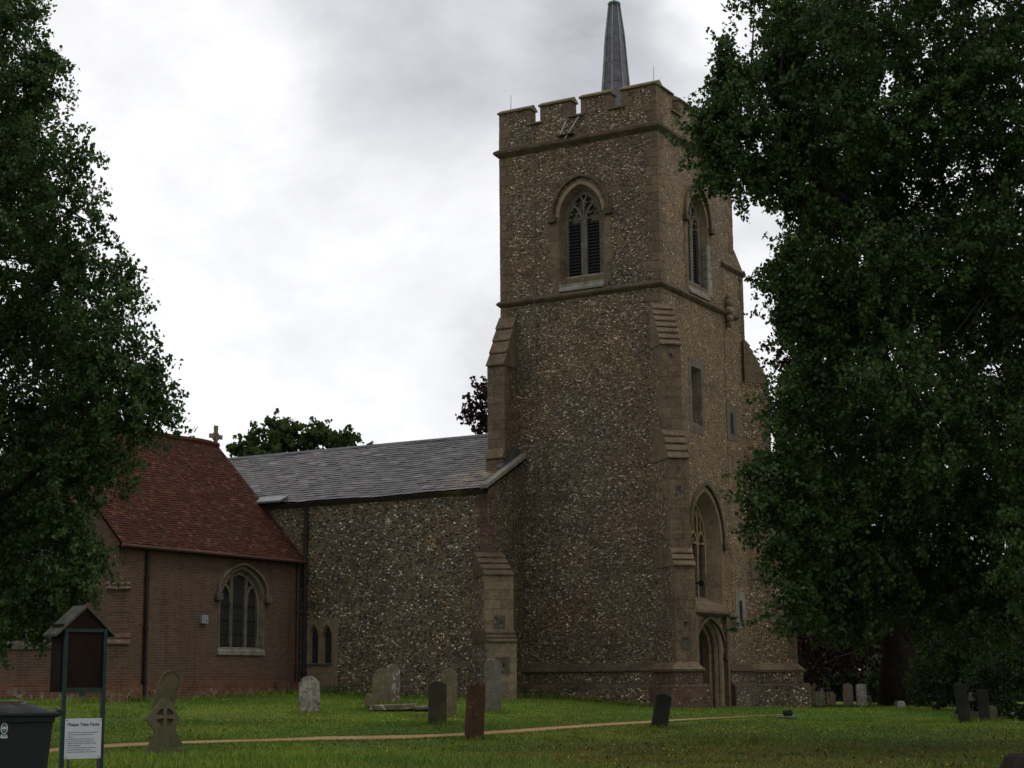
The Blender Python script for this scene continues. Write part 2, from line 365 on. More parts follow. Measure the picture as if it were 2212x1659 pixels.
def glass(name, lattice=.11):
    t = NT(name, .18, .6); sx = t.n('ShaderNodeSeparateXYZ'); t.l(t.co, sx.inputs[0])
    h = t.math('ADD', sx.outputs[0], sx.outputs[1]); z = t.math('MULTIPLY', sx.outputs[2], .72)
    m = None
    for op in ('ADD', 'SUBTRACT'):
        fr = t.math('FRACT', t.math('DIVIDE', t.math(op, h, z), lattice), 0); q = t.math('LESS_THAN', fr, .13)
        m = q if m is None else t.math('MAXIMUM', m, q)
    pn = t.noise(3, 3); c = t.mix(t.rf(pn.outputs['Fac'], .4, .6), (.006, .007, .008), (.016, .018, .018))
    t.col(t.mix(m, c, (.055, .057, .056))); t.l(t.rf(m, 0, 1, .18, .6), t.b.inputs['Roughness']); w = t.noise(9, 2); t.bump(w.outputs['Fac'], .25, .02); return t.m
glass('glass_lattice')

def gstone(name, c1, c2, lich=(.42, .41, .36), la=.35, lt=.58, green=.3, dark=.3):
    t = NT(name, .92, .2); a = t.noise(3, 6, .65); b = t.noise(14, 6, .7); v = t.noise(7, 5, .72, t.map(loc=(3, 8, 1)), .8)
    c = t.mix(t.rf(a.outputs['Fac'], .35, .65), c1, c2)
    c = t.mix(.6, c, t.ramp(b.outputs['Fac'], [(.3, (.5, .5, .5)), (.7, (1.1, 1.1, 1.1))]), 'MULTIPLY')
    g = t.noise(2, 4, .6, t.map(loc=(1, 5, 5))); c = t.mix(t.rf(g.outputs['Fac'], .45, .7, 0, green), c, (.075, .085, .03))
    d = t.noise(5, 5, .7, t.map((1, 1, .5), loc=(6, 6, 1))); c = t.mix(t.rf(d.outputs['Fac'], .48, .62, 0, dark), c, (.03, .025, .022))
    c = t.mix(t.rf(v.outputs['Fac'], lt, lt + .05, 0, la), c, lich)
    t.col(c); t.bump(b.outputs['Fac'], .6, .03); return t.m
gstone('stone_tan', (.15, .11, .065), (.20, .16, .10)); gstone('stone_mossy', (.10, .085, .045), (.14, .12, .07), lich=(.30, .29, .2), la=.5, lt=.64, green=.7)
gstone('stone_lichen', (.20, .175, .135), (.34, .31, .25), lich=(.5, .48, .42), la=.5, lt=.5, green=.1, dark=.85)
gstone('stone_dark', (.035, .032, .022), (.055, .05, .032), la=.15, lt=.68, green=.5); gstone('stone_black', (.018, .017, .016), (.03, .028, .025), la=.12, lt=.7, green=.2)
gstone('stone_pale_tan', (.26, .19, .13), (.34, .27, .20), la=.3, green=.15)  # tan stone lightened so the row under the trees looks lit
gstone('stone_rust', (.06, .034, .019), (.105, .052, .025), lich=(.34, .33, .30), la=.7, lt=.62, green=.15, dark=.6); gstone('stone_grey', (.14, .125, .105), (.20, .18, .15), la=.5, lt=.6)
gstone('stone_speckled', (.14, .115, .08), (.20, .17, .12), lich=(.5, .48, .42), la=.75, lt=.54); gstone('stone_white', (.36, .37, .36), (.45, .45, .44), la=.1)

def leaf(name, c1, c2, c3, tr=.35, rough=.55):
    t = NT(name, rough, .3 if 'lime' in name else .1)
    isl = t.n('ShaderNodeNewGeometry').outputs['Random Per Island']
    a = t.noise(.7, 3); c = t.ramp(isl, [(0, c1), (.6, c2), (.93, c2), (1, c3)])
    c = t.mix(.7, c, t.ramp(a.outputs['Fac'], [(.3, (.6, .62, .6)), (.7, (1.25, 1.25, 1.1))]), 'MULTIPLY')
    t.col(c); tl = t.n('ShaderNodeBsdfTranslucent'); t.l(t.mix(1.0, c, (1.3, 1.5, .6), 'MULTIPLY'), tl.inputs[0])
    mx = t.n('ShaderNodeMixShader'); mx.inputs[0].default_value = tr; out = t.t.nodes['Material Output']
    t.l(t.b.outputs[0], mx.inputs[1]); t.l(tl.outputs[0], mx.inputs[2]); t.l(mx.outputs[0], out.inputs[0]); return t.m
leaf('leaf_lime', (.024, .050, .012), (.044, .080, .017), (.13, .17, .035), .25); leaf('leaf_lime_left', (.028, .056, .016), (.050, .088, .022), (.11, .15, .045), .25)
leaf('leaf_copper', (.022, .010, .014), (.032, .014, .018), (.05, .02, .022), .2); leaf('leaf_far', (.045, .062, .026), (.06, .085, .032), (.08, .11, .04))
leaf('leaf_shrub', (.03, .055, .022), (.045, .08, .03), (.09, .14, .05)); leaf('leaf_yew', (.014, .024, .011), (.022, .036, .015), (.03, .05, .02), .2)
plain('bark', (.028, .022, .017), .95, .1, 0, .45, 6, .8)

def ground_color(t, co):
    """the lawn's own colours: green, yellow-green, brown dry patches"""
    a = t.noise(.22, 5, .6, co); b = t.noise(1.4, 5, .65, co); d = t.noise(.35, 4, .6, t.map(loc=(40, 7, 0), src=co))
    c = t.mix(t.rf(a.outputs['Fac'], .38, .62), (.078, .16, .018), (.17, .225, .027))
    c = t.mix(t.rf(b.outputs['Fac'], .45, .7, 0, .6), c, (.062, .125, .014))
    sx = t.n('ShaderNodeSeparateXYZ'); t.l(co, sx.inputs[0])
    # dry, leaf-strewn turf under the big lime on the right
    dry = t.math('MULTIPLY', t.rf(sx.outputs[1], 40, 31), t.rf(sx.outputs[0], -3, 2.5))
    dry = t.math('MULTIPLY', dry, t.rf(b.outputs['Fac'], .3, .62, .15, .8))
    c = t.mix(dry, c, (.085, .058, .025))
    wet = t.math('MULTIPLY', t.rf(d.outputs['Fac'], .45, .6, 0, .35), 1.0); c = t.mix(wet, c, (.11, .105, .03))
    return c
t = NT('grass_base', .95, .15); t.co = t.n('ShaderNodeNewGeometry').outputs['Position']
gc = ground_color(t, t.co); fn = t.noise(30, 4, .7); gc = t.mix(.7, gc, t.ramp(fn.outputs['Fac'], [(.3, (.35, .35, .35)), (.7, (1.1, 1.1, 1.1))]), 'MULTIPLY')
t.col(gc); t.bump(fn.outputs['Fac'], .8, .05)
t = NT('grass_blade', .7, .2); t.co = t.n('ShaderNodeNewGeometry').outputs['Position']
gc = ground_color(t, t.co); isl = t.n('ShaderNodeNewGeometry').outputs['Random Per Island']
gc = t.mix(.8, gc, t.ramp(isl, [(0, (.65, .7, .6)), (.5, (1.1, 1.1, 1)), (.9, (1.5, 1.45, 1.1)), (1, (2.2, 1.8, 1.1))]), 'MULTIPLY')
t.col(gc)
t = NT('gravel', .95, .15); a = t.noise(1.2, 4); v = t.noise(45, 3, .7)
c = t.mix(t.rf(a.outputs['Fac'], .35, .65), (.33, .21, .095), (.42, .28, .14)); c = t.mix(.6, c, t.ramp(v.outputs['Fac'], [(.3, (.5, .45, .4)), (.7, (1.1, 1.1, 1.1))]), 'MULTIPLY')
t.col(c); t.bump(v.outputs['Fac'], .6, .02)
plain('petal', (.62, .50, .03), .6); plain('dead_leaf', (.12, .06, .03), .9, .2, 0, .5, 3); plain('weed', (.05, .085, .025), .7, .3, 0, .4, 2)

# ------------------------------------------------------------------ ground
def grid_mesh():
    xs = np.unique(np.concatenate([np.arange(-40, 40.1, 1.0), np.linspace(-900, -40, 18), np.linspace(40, 900, 18)]))
    ys = np.unique(np.concatenate([np.arange(-20, 90.1, 1.0), np.linspace(-300, -20, 8), np.linspace(90, 1800, 24)]))
    X, Y = np.meshgrid(xs, ys); Zg = gh(X, Y)
    mb = MB(); nx = len(xs); mb.v = [(float(a), float(b), float(c)) for a, b, c in zip(X.ravel(), Y.ravel(), Zg.ravel())]
    for j in range(len(ys) - 1):
        for i in range(nx - 1): mb.f.append((j * nx + i, j * nx + i + 1, (j + 1) * nx + i + 1, (j + 1) * nx + i))
    return mb
tag(grid_mesh().build('ground', MT['grass_base'], smooth=True, fix=False), kind='structure')
# gravel path: centre line and half width, in metres on the ground
PATH_PX = [(60, 1623, 1633), (150, 1613, 1625), (260, 1606, 1617), (400, 1602, 1610), (560, 1598, 1605), (700, 1592, 1602), (860, 1589, 1599), (960, 1586, 1595),
           (1050, 1580, 1591), (1130, 1575, 1585), (1250, 1567, 1575), (1400, 1558, 1565), (1520, 1551, 1556), (1620, 1546, 1550), (1690, 1543, 1547)]
pa, pb = [], []
for x, y0, y1 in PATH_PX:
    pa.append(on_ground(x, y0)[:2]); pb.append(on_ground(x, y1)[:2])
pa = np.array(pa); pb = np.array(pb)
def smooth_line(L, n=90):
    t0 = np.arange(len(L)); tt = np.linspace(0, len(L) - 1, n); return np.stack([np.interp(tt, t0, L[:, 0]), np.interp(tt, t0, L[:, 1])], 1)
pa, pb = smooth_line(pa), smooth_line(pb)
mb = MB()
for k in range(len(pa)):
    for j in range(5):
        q = pa[k] + (pb[k] - pa[k]) * j / 4 + (rng.normal(0, .05, 2) if j in (0, 4) else 0); mb.v.append((q[0], q[1], float(gh(*q)) + .012))
for k in range(len(pa) - 1):
    for j in range(4): mb.f.append((k * 5 + j, k * 5 + j + 1, (k + 1) * 5 + j + 1, (k + 1) * 5 + j))
tag(mb.build('path', MT['gravel'], smooth=True, fix=False), kind='structure')
def in_path(P):
    c = (pa + pb) / 2; hw = np.linalg.norm(pb - pa, axis=1) / 2
    m = np.zeros(len(P), bool)
    for i in range(len(c)):
        d = np.hypot(P[:, 0] - c[i, 0], P[:, 1] - c[i, 1]); m |= d < max(.25, hw[i] * .9) if hw[i] < .45 else d < hw[i] * .95
    return m
# ------------------------------------------------------------------ church
church = empty('church', (CH0[0], CH0[1], EYE - CZ), -YAW)
tag(church, 'flint church with battlemented west tower, slate nave roof and red tiled brick transept', 'church')
def L(u, v, z): return (u, v, z + CZ)
TW, TL = 5.84, 6.10
def fA(v0=0.0): return lambda s, z, d: (s, v0 - d, z + CZ)          # south-facing wall frame: s = u
def fB(u0=0.0): return lambda s, z, d: (u0 + d, s, z + CZ)          # west-facing wall frame: s = v
def arch(c, w, zb, zs, za, n=10):
    r = za - zs; P = [(c - w, zb), (c - w, zs)]
    if r >= w * 1.0:
        R = (w * w + r * r) / (2 * w); cx = c - w + R; a0 = math.pi; a1 = math.pi - math.atan2(r, R - w)
        left = [(cx + R * math.cos(a0 + (a1 - a0) * k / n), zs + R * math.sin(a0 + (a1 - a0) * k / n)) for k in range(1, n + 1)]
    else:
        left = []
        for k in range(1, n + 1):
            tt = math.pi / 2 * k / n; x = -w * math.cos(tt); left.append((c + x, zs + r * (.8 * math.sin(tt) + .2 * (1 - abs(x) / w))))
    P += left; P += [(2 * c - x, z) for x, z in reversed(P[:-1])]
    return P                                   # from lower left over the apex to lower right
def arc_only(c, w, zs, za, n=10): return arch(c, w, zs, zs, za, n)[1:-1]
def rect(s0, s1, z0, z1): return [(s0, z0), (s0, z1), (s1, z1), (s1, z0)]

# --- tower walls
tw = MB()
A_, B_ = fA(), fB()
hW1 = arch(-2.80, .80, 12.95, 15.1, 16.12); hW2 = arch(3.02, .80, 12.95, 15.1, 16.12)
hSlit = rect(2.18, 2.98, 8.22, 10.12)
hBig = arch(3.02, 1.18, 2.5, 4.62, 6.12); hDoor = arch(3.02, .93, -1.3, 1.0, 2.02)
tw.plate([rect(-TW, 0, -1.3, 18.5), hW1], A_, 0)
tw.plate([[(0, -1.3), (0, 18.5), (TL, 18.5), (TL, -1.3), (3.95, -1.3)] + list(reversed(hDoor))[1:-1] + [(2.09, -1.3)], hW2, hSlit, hBig], B_, 0)
tw.face([L(-TW, 0, -1.3), L(-TW, TL, -1.3), L(-TW, TL, 18.5), L(-TW, 0, 18.5)])
tw.face([L(-TW, TL, -1.3), L(0, TL, -1.3), L(0, TL, 18.5), L(-TW, TL, 18.5)])
# inner faces of the parapet
t_ = .38
for q in ([(-TW + t_, t_), (-t_, t_)], [(-t_, t_), (-t_, TL - t_)], [(-t_, TL - t_), (-TW + t_, TL - t_)], [(-TW + t_, TL - t_), (-TW + t_, t_)]):
    (a0, b0), (a1, b1) = q; tw.face([L(a0, b0, 17.7), L(a1, b1, 17.7), L(a1, b1, 18.5), L(a0, b0, 18.5)])
tw.face([L(-TW, 0, 18.5), L(0, 0, 18.5), L(-t_, t_, 18.5), L(-TW + t_, t_, 18.5)]); tw.face([L(0, 0, 18.5), L(0, TL, 18.5), L(-t_, TL - t_, 18.5), L(-t_, t_, 18.5)])
tw.face([L(0, TL, 18.5), L(-TW, TL, 18.5), L(-TW + t_, TL - t_, 18.5), L(-t_, TL - t_, 18.5)]); tw.face([L(-TW, TL, 18.5), L(-TW, 0, 18.5), L(-TW + t_, t_, 18.5), L(-TW + t_, TL - t_, 18.5)])
tower = tw.build('tower', MT['flint_tower'], church)
# the west face keeps the same flint, warmer mortar: a second material slot
tower.data.materials.append(MT['flint_west'])
for p in tower.data.polygons:
    if p.normal.x > .9 and p.center.x > -.05: p.material_index = 1
mb = MB(); mb.face([L(-TW + .3, .3, 17.9), L(-.3, .3, 17.9), L(-.3, TL - .3, 17.9), L(-TW + .3, TL - .3, 17.9)]); mb.build('tower_roof', MT['lead_dark'], church)
# merlons
IA = [(-TW, -4.65), (-4.25, -3.1), (-2.72, -1.65), (-1.23, 0)]; IB = [(0, 1.23), (1.8, 2.95), (3.42, 4.5), (4.95, TL)]
def merlon(mp, s0, s1, i, west):
    m = MB(); zt = 19.02
    m.box(s0 + (0 if i == 0 else .0), s1, .0, t_, 18.5, zt, tr=lambda x, y, z: mp(x, z, -y))
    o = m.build('merlon', MT['flint_west' if west else 'flint_tower'], church)
    c = MB()
    pr = [(-.07, zt), (-.07, zt + .05), (t_ / 2, zt + .20), (t_ + .07, zt + .05), (t_ + .07, zt)]     # (depth, z) saddle profile
    c.prism(pr, lambda d, z, s: mp(s, z, -d), s0 - .05, s1 + .05)
    c.build('coping', MT['coping_moss'], o)
    for (x0, x1) in ((s0, s0 + .17), (s1 - .17, s1)):
        q = MB()
        for k in range(2):
            w = .17 + (.05 if k else 0); a, b = (x0 - .006, x0 + w) if x0 == s0 else (x1 - w, x1 + .006)
            q.box(a, b, -.008, t_ + .008, 18.5 + k * .26, 18.5 + k * .26 + .255, tr=lambda x, y, z: mp(x, z, -y))
        q.build('dressed_edge', MT['ashlar_brown'], o)
for i, (s0, s1) in enumerate(IA):
    merlon(A_, s0, s1, i, False)
    merlon(lambda s, z, d: (s, TL + d, z + CZ), s0, s1, i, False)
for i, (s0, s1) in enumerate(IB):
    if i == 0: s0 = t_ + .002
    if i == 3: s1 = TL - t_ - .002
    merlon(B_, s0, s1, i, True)
    merlon(lambda s, z, d: (-TW - d, s, z + CZ), s0, s1, i, False)
def sill(mp, s0, s1):
    m = MB(); m.prism([(-.09, 18.44), (-.09, 18.5), (t_ / 2, 18.585), (t_ + .08, 18.5), (t_ + .08, 18.44)], lambda d, z, s: mp(s, z, -d), s0 - .1, s1 + .1); m.build('crenel_sill', MT['coping_moss'], church)
for I, mp in ((IA, A_), (IB, B_)):
    for (a0, a1), (b0, b1) in zip(I[:-1], I[1:]): sill(mp, a1, b0)
# string courses and plinth
for nm, z0, pr, mat in (('string_course', 0, [(0, 17.45), (.05, 17.50), (.16, 17.60), (.17, 17.68), (0, 17.80)], 'ashlar_dark'),
                        ('string_course', 0, [(0, 12.30), (.04, 12.33), (.11, 12.40), (.12, 12.45), (0, 12.56)], 'ashlar_dark')):
    m = MB(); m.ring(pr_ := [(o, z + CZ) for o, z in pr], -TW, 0, 0, TL)
    m.build(nm, MT[mat], church)
pl1 = [(0, .62), (.10, .50), (.20, .40), (.20, .36), (.13, .34), (.13, .00), (.18, -.02), (.28, -.10), (.30, -.14), (.30, -1.3)]
def plinth_bar(m, mpf, s0, s1, prof=pl1):
    for (o0, z0), (o1, z1) in zip(prof[:-1], prof[1:]): m.face([mpf(s0, z0, o0), mpf(s1, z0, o0), mpf(s1, z1, o1), mpf(s0, z1, o1)])
    for s in (s0, s1): m.face([mpf(s, z, o) for o, z in prof] + [mpf(s, -1.3, 0)])
m = MB(); plinth_bar(m, A_, -5.2, .2); plinth_bar(m, B_, 0, 1.62); plinth_bar(m, B_, 4.36, 6.9)
m.build('plinth', MT['ashlar_dark'], church)
m = MB()   # flint panels between the plinth mouldings
for mpf, s0, s1 in ((A_, -5.2, .3), (B_, 4.45, 7.0)):
    m.box(s0, s1, -.1, .136, .01, .335, tr=lambda x, y, z: mpf(x, z, y)); m.box(s0, s1, -.1, .306, -1.3, -.15, tr=lambda x, y, z: mpf(x, z, y))
m.build('plinth_panel', MT['flint_nave'], church)

# quoins
def quoins(corner, su, sv, z0, z1, name='quoins', mat='ashlar_brown', h=.31):
    m = MB(); z = z0; k = 0; cu, cv = corner
    while z < z1 - .05:
        hh = min(h * random.uniform(.85, 1.15), z1 - z); lu, lv = ((.46, .24) if k % 2 else (.26, .44)); lu *= random.uniform(.85, 1.2); lv *= random.uniform(.85, 1.2)
        e = .012 + random.uniform(0, .006)
        a = sorted((cu - su * e * -1, cu - su * lu)); b = sorted((cv - sv * e * -1, cv - sv * lv))
        m.box(a[0], a[1], b[0], b[1], z + CZ + .006, z + hh + CZ - .006); z += hh; k += 1
    return m.build(name, MT[mat], church, bevel=.008)
quoins((0, 0), 1, -1, 11.6, 12.3); quoins((0, 0), 1, -1, 12.56, 17.45); quoins((0, 0), 1, -1, 17.8, 18.5)
quoins((-TW, 0), -1, -1, 11.9, 12.3); quoins((-TW, 0), -1, -1, 12.56, 17.45); quoins((-TW, 0), -1, -1, 17.8, 18.5)
quoins((0, TL), 1, 1, 14.7, 17.45); quoins((0, TL), 1, 1, 17.8, 18.5)

# stair turret at the far corner, standing a little proud
m = MB()
m.box(-2.2, .012, 5.05, 6.85, -1.3 + CZ, 14.12 + CZ)
m.build('stair_turret', MT['flint_west'], church)
m = MB(); m.prism([(5.0, 14.15), (6.02, 14.62), (6.12, 14.85), (6.93, 14.18), (6.93, 14.15)], lambda s, z, d: L(d, s, z), -2.2, .03)
m.build('turret_weathering', MT['flint_west'], church)
m = MB(); m.prism([(.0, 14.0), (.06, 14.06), (.10, 14.13), (.0, 14.22)], lambda d, z, s: L(.012 + d, s, z), 4.95, 6.9); m.prism([(6.85, 14.0), (6.95, 14.06), (6.99, 14.13), (6.85, 14.25)], lambda s, z, d: L(d, s, z), -2.2, .1)
m.build('turret_string', MT['ashlar_dark'], church)
quoins((.012, 6.85), 1, 1, 7.0, 14.1)
m = MB()                                       # weathered carved stone where the string course stops
for z, r in ((12.05, .13), (12.25, .19), (12.5, .22), (12.75, .2), (12.95, .14)):
    m.tube([L(.1, 5.25, z - .13), L(.16, 5.25, z), L(.1, 5.25, z + .13)], [r * .6, r * .75, r * .6], 8)
m.build('carved_stone', MT['ashlar_warm'], church, smooth=True)

# --- buttresses
def buttress(root, ang, width, stages, zfoot, cap='ashlar_brown', body='flint_tower', back=.5, name='buttress', plinth=True, face='ashlar_brown', patches=()):
    """stages: (protrusion, z where its weathering starts against the stage above, z where it ends, courses)"""
    cu, cv = root; eu, ev = math.cos(ang), math.sin(ang)
    def tr(p, q, z): return (cu + eu * p - ev * q, cv + ev * p + eu * q, z + CZ)
    w = width / 2; m = MB(); bits = []; prev = 0.0
    for i, (s, zt, zb, n) in enumerate(stages):
        zlow = stages[i + 1][1] - .03 if i + 1 < len(stages) else zfoot
        zbody = stages[i + 1][2] if i + 1 < len(stages) else zfoot
        m.box(-back, s - .02, -w - .002 * i, w + .002 * i, zbody, zb + .01, tr=tr); f = MB(); c = MB()
        z = zlow; k = 0
        while z < zb - .04:
            hh = min(.30 * random.uniform(.85, 1.2), zb - z); e = random.uniform(0, .006); dd = (.34 if k % 2 else .2) * random.uniform(.8, 1.2)
            cut = random.uniform(-.12, .12)
            f.box(s - dd, s + e, -w - .012, cut - .003, z + .003, z + hh - .003, tr=tr); f.box(s - dd * random.uniform(.7, 1.3), s + e * .5, cut + .003, w + .012, z + .003, z + hh - .003, tr=tr)
            z += hh; k += 1
        # weathering: lapped sloping courses
        prof = [(-.1, zt)]; ds = (s + .05 - prev) / n; h = (zt - zb) / n
        for k in range(n):
            prof += [(prev + k * ds - .03, zt - k * h - (.0 if k == 0 else .001)), (prev + (k + 1) * ds + .02, zt - (k + 1) * h + .04), (prev + (k + 1) * ds + .02, zt - (k + 1) * h)]
        prof += [(-.1, zb)]
        c.prism(prof, lambda p, z, q: tr(p, q, z), -w - .03, w + .03)
        prev = s; bits.append((f, c))
    o = m.build(name, MT[body], church)
    for f, c in bits: f.build('dressed_face', MT[face], o, bevel=.004); c.build('weathering', MT[cap], o)
    if plinth:
        s = stages[-1][0]; pm = MB(); pf = MB()
        for o0, z0, z1 in ((.13, -.02, .36), (.30, -1.3, -.14)): pf.box(-back, s + o0, -w - o0, w + o0, z0, z1, tr=tr)
        pf.build('plinth_body', MT['flint_nave' if body == 'flint_west' else 'ashlar_red'], o)
        for (o0, z0), (o1, z1) in zip(pl1[:4] + [], pl1[1:4]):
            c0 = [(-back, -w - o0), (s + o0, -w - o0), (s + o0, w + o0), (-back, w + o0)]; c1 = [(-back, -w - o1), (s + o1, -w - o1), (s + o1, w + o1), (-back, w + o1)]
            for j in range(3): pm.face([tr(*c0[j], z0), tr(*c0[j + 1], z0), tr(*c1[j + 1], z1), tr(*c1[j], z1)])
        pm.box(-back, s + .20, -w - .20, w + .20, .33, .40, tr=tr)
        pm.box(-back, s + .30, -w - .28, w + .28, -.14, -.04, tr=tr)
        pm.build('buttress_plinth', MT['ashlar_brown'], o, bevel=.015)
    if patches:
        for z, r in patches:
            g = MB(); sz = [q for q in stages if q[2] > z + .1]; s_ = sz[-1][0] if sz else stages[0][0]
            g.box(s_ - .06, s_ + .012, -r * .9, r * .9, z - r, z + r, tr=tr)
            for k in range(7):
                a = random.uniform(0, 6.28); rr = r * random.uniform(0, .8); x, y = rr * math.cos(a), rr * math.sin(a) * 1.2
                sz = [q for q in stages if q[2] > z + .1]; s_ = sz[-1][0] if sz else stages[0][0]
                g.box(s_ - .05, s_ + .022, x - .04, x + .04, z + y - .045, z + y + .045, tr=tr)
            g.build('flint_patch', MT['glass_dark_flint'], o, fix=False)
    return o
t = NT('glass_dark_flint', .7, .2); isl = t.n('ShaderNodeNewGeometry').outputs['Random Per Island']
t.col(t.ramp(isl, [(0, (.035, .028, .022)), (.5, (.07, .058, .042)), (1, (.16, .14, .11))]))
SD = rad(-45)
bt = buttress((0, 0), SD, .64, [(.74, 11.78, 10.3, 7), (1.16, 7.68, 6.71, 4), (1.43, 4.03, 3.44, 3)], -1.3, patches=((9.95, .05), (6.35, .06), (5.75, .13), (1.15, .17), (1.75, .06)))
bt['label'] = 'diagonal stepped buttress on the near corner of the tower'
buttress((-.05, 6.8), rad(45), .64, [(.80, 11.7, 10.2, 7), (1.18, 7.68, 6.71, 4), (1.5, 4.03, 3.44, 3)], -1.3, back=.8, body='flint_west')
b3 = buttress((-5.585, 0), rad(-90), .61, [(.80, 12.0, 10.22, 4), (.92, 7.55, 7.15, 1)], 6.2, cap='ashlar_brown', plinth=False, back=.3)
b3['label'] = 'tall straight buttress rising from the nave roof'
# --- windows
def surround(mp, hole, grow, depth, mat, name, parent, d_out=.012, foot=None):
    """dressed stone ring round an opening and its splayed reveal"""
    outer, inner = grow
    m = MB(); m.plate([outer, hole], mp, d_out); m.bridge(outer, 0, outer, d_out, mp); m.bridge(hole, d_out, inner, -depth, mp)
    return m.build(name, MT[mat], parent)
def hood(mp, c, w, zs, za, parent, mat='ashlar_dark', th=.10, drop=.12, proud=.10, stop=True):
    pts = [(c - w, zs - drop)] + arc_only(c, w, zs, za, 14) + [(c + w, zs - drop)]
    m = MB(); m.ribbon(pts, th, mp, -.02, proud)
    if stop:
        for s in (-1, 1): m.box(c + s * (w + .02) - .14, c + s * (w + .02) + .14, -.02, proud + .05, zs - drop - .2, zs - drop + .02, tr=lambda x, y, z: mp(x, z, y))
    return m.build('hood_mould', MT[mat], parent, bevel=.02)
def belfry(mp, c, nm_label=None, parent=None):
    wn_ = empty('belfry_window', L(*mp(c, 13, 0)[:2], 0) if False else (0, 0, 0)); wn_.parent = church
    if nm_label: wn_['label'] = nm_label
    hole = arch(c, .80, 12.95, 15.1, 16.12); inner = arch(c, .68, 13.08, 15.05, 15.92); outer = arch(c, .96, 12.62, 15.1, 16.28)
    surround(mp, hole, (outer, inner), .22, 'ashlar_brown', 'stone_frame', wn_)
    am = MB(); am.ribbon(arc_only(c, .845, 15.1, 16.17, 14), .12, mp, -.03, .03); am.build('arch_ring', MT['ashlar_warm'], wn_, bevel=.01)
    for sd in (-1, 1):
        jb = MB(); z = 12.7
        while z < 14.9:
            hh = random.uniform(.26, .42); w0 = random.uniform(.12, .30); x0, x1 = sorted((c + sd * .86, c + sd * (.93 + w0))); jb.box(x0, x1, -.01, .016, z + .004, z + hh - .004, tr=lambda x, y, z: mp(x, z, y)); z += hh
        jb.build('jamb_stones', MT['ashlar_brown'], wn_)
    hood(mp, c, 1.02, 15.25, 16.4, wn_)
    m = MB(); D = -.22; d0, d1 = D - .16, D + .0
    # tracery: mullion, two sub arches with cusps, two upper panels
    m.ribbon(arch(c, .63, 13.08, 15.02, 15.86), .12, mp, d0, d1 + .015)
    m.box(c - .115, c + .115, -d0, -d1, 13.08, 15.0, tr=lambda x, y, z: mp(x, z, -y))
    for s in (-1, 1):
        cc = c + s * .345
        m.ribbon([(cc - .27, 14.95)] + arc_only(cc, .27, 14.98, 15.46, 8) + [(cc + .27, 14.95)], .075, mp, d0 - .0, d1 + .008)
        for q in (-1, 1):                      # cusps
            for (x, z, r) in ((.19, 15.0, .08), (.11, 15.2, .07)):
                m.prism([(cc + q * (x + .07), z - .06), (cc + q * (x + .07), z + .10), (cc + q * (x - r), z - .01)], mp, d0 + .03, d1 - .03)
        # plate of stone closing the light head
        m.plate([[(cc - .25, 14.85), (cc - .25, 15.05), (cc - .1, 15.35), (cc, 15.42), (cc + .1, 15.35), (cc + .25, 15.05), (cc + .25, 14.85)]], mp, d0 + .01)
        # upper panels
        pc = c + s * .2
        m.ribbon([(pc - .18, 15.40), (pc - .17, 15.62), (pc, 15.86), (pc + .17, 15.62), (pc + .18, 15.40)], .055, mp, d0, d1)
        m.ribbon([(pc + s * .2, 15.3), (pc + s * .27, 15.62)], .05, mp, d0, d1)
        for q in (-1, 1): m.prism([(pc + q * .15, 15.48), (pc + q * .15, 15.62), (pc + q * .04, 15.55)], mp, d0 + .03, d1 - .03)
    m.ribbon([(c, 15.0), (c, 15.55), (c - .14, 15.83)], .06, mp, d0, d1 + .004); m.ribbon([(c, 15.5), (c + .14, 15.83)], .06, mp, d0, d1 + .002)
    m.build('tracery', MT['ashlar_grey'], wn_, bevel=.01)
    b = MB(); b.plate([arch(c, .68, 13.08, 15.05, 15.92)], mp, d0 + .005 - .02); b.build('head_panel', MT['board_grey'], wn_)
    lv = MB()
    for s in (-1, 1):
        x0, x1 = sorted((c + s * .115, c + s * .60)); z = 13.1
        lv.box(x0, x1, .33, .36, 13.08, 14.86, tr=lambda x, y, z: mp(x, z, -y))
        while z < 14.84:
            lv.face([mp(x0, z, D - .05), mp(x1, z, D - .05), mp(x1, z + .085, D - .13), mp(x0, z + .085, D - .13)])
            lv.face([mp(x0, z, D - .05), mp(x1, z, D - .05), mp(x1, z - .018, D - .05), mp(x0, z - .018, D - .05)]); z += .108
    lv.build('louvres', MT['louvre'], wn_)
    sl = MB(); sl.prism([(-.30, 13.12), (-.2, 13.10), (.02, 12.80), (.02, 12.72), (.07, 12.66), (.07, 12.57), (-.30, 12.57)], lambda d, z, s: mp(s, z, d), c - .82, c + .82)
    sl.build('sill', MT['ashlar_pale'], wn_, bevel=.01)
    return wn_
belfry(A_, -2.80, 'two-light louvred belfry window on the left-hand face of the tower')
wb_ = belfry(B_, 3.02, 'louvred belfry window on the tower face beside the tree')
m = MB(); z = 12.72
for hh in (.30, .34, .28, .36, .30, .22):
    m.box(3.72, 3.98 + random.uniform(.02, .2), -.18, .03, z + .003, z + hh - .003, tr=lambda x, y, z: B_(x, z, y)); z += hh
m.build('repaired_jamb', MT['ashlar_pale'], wb_, bevel=.015)
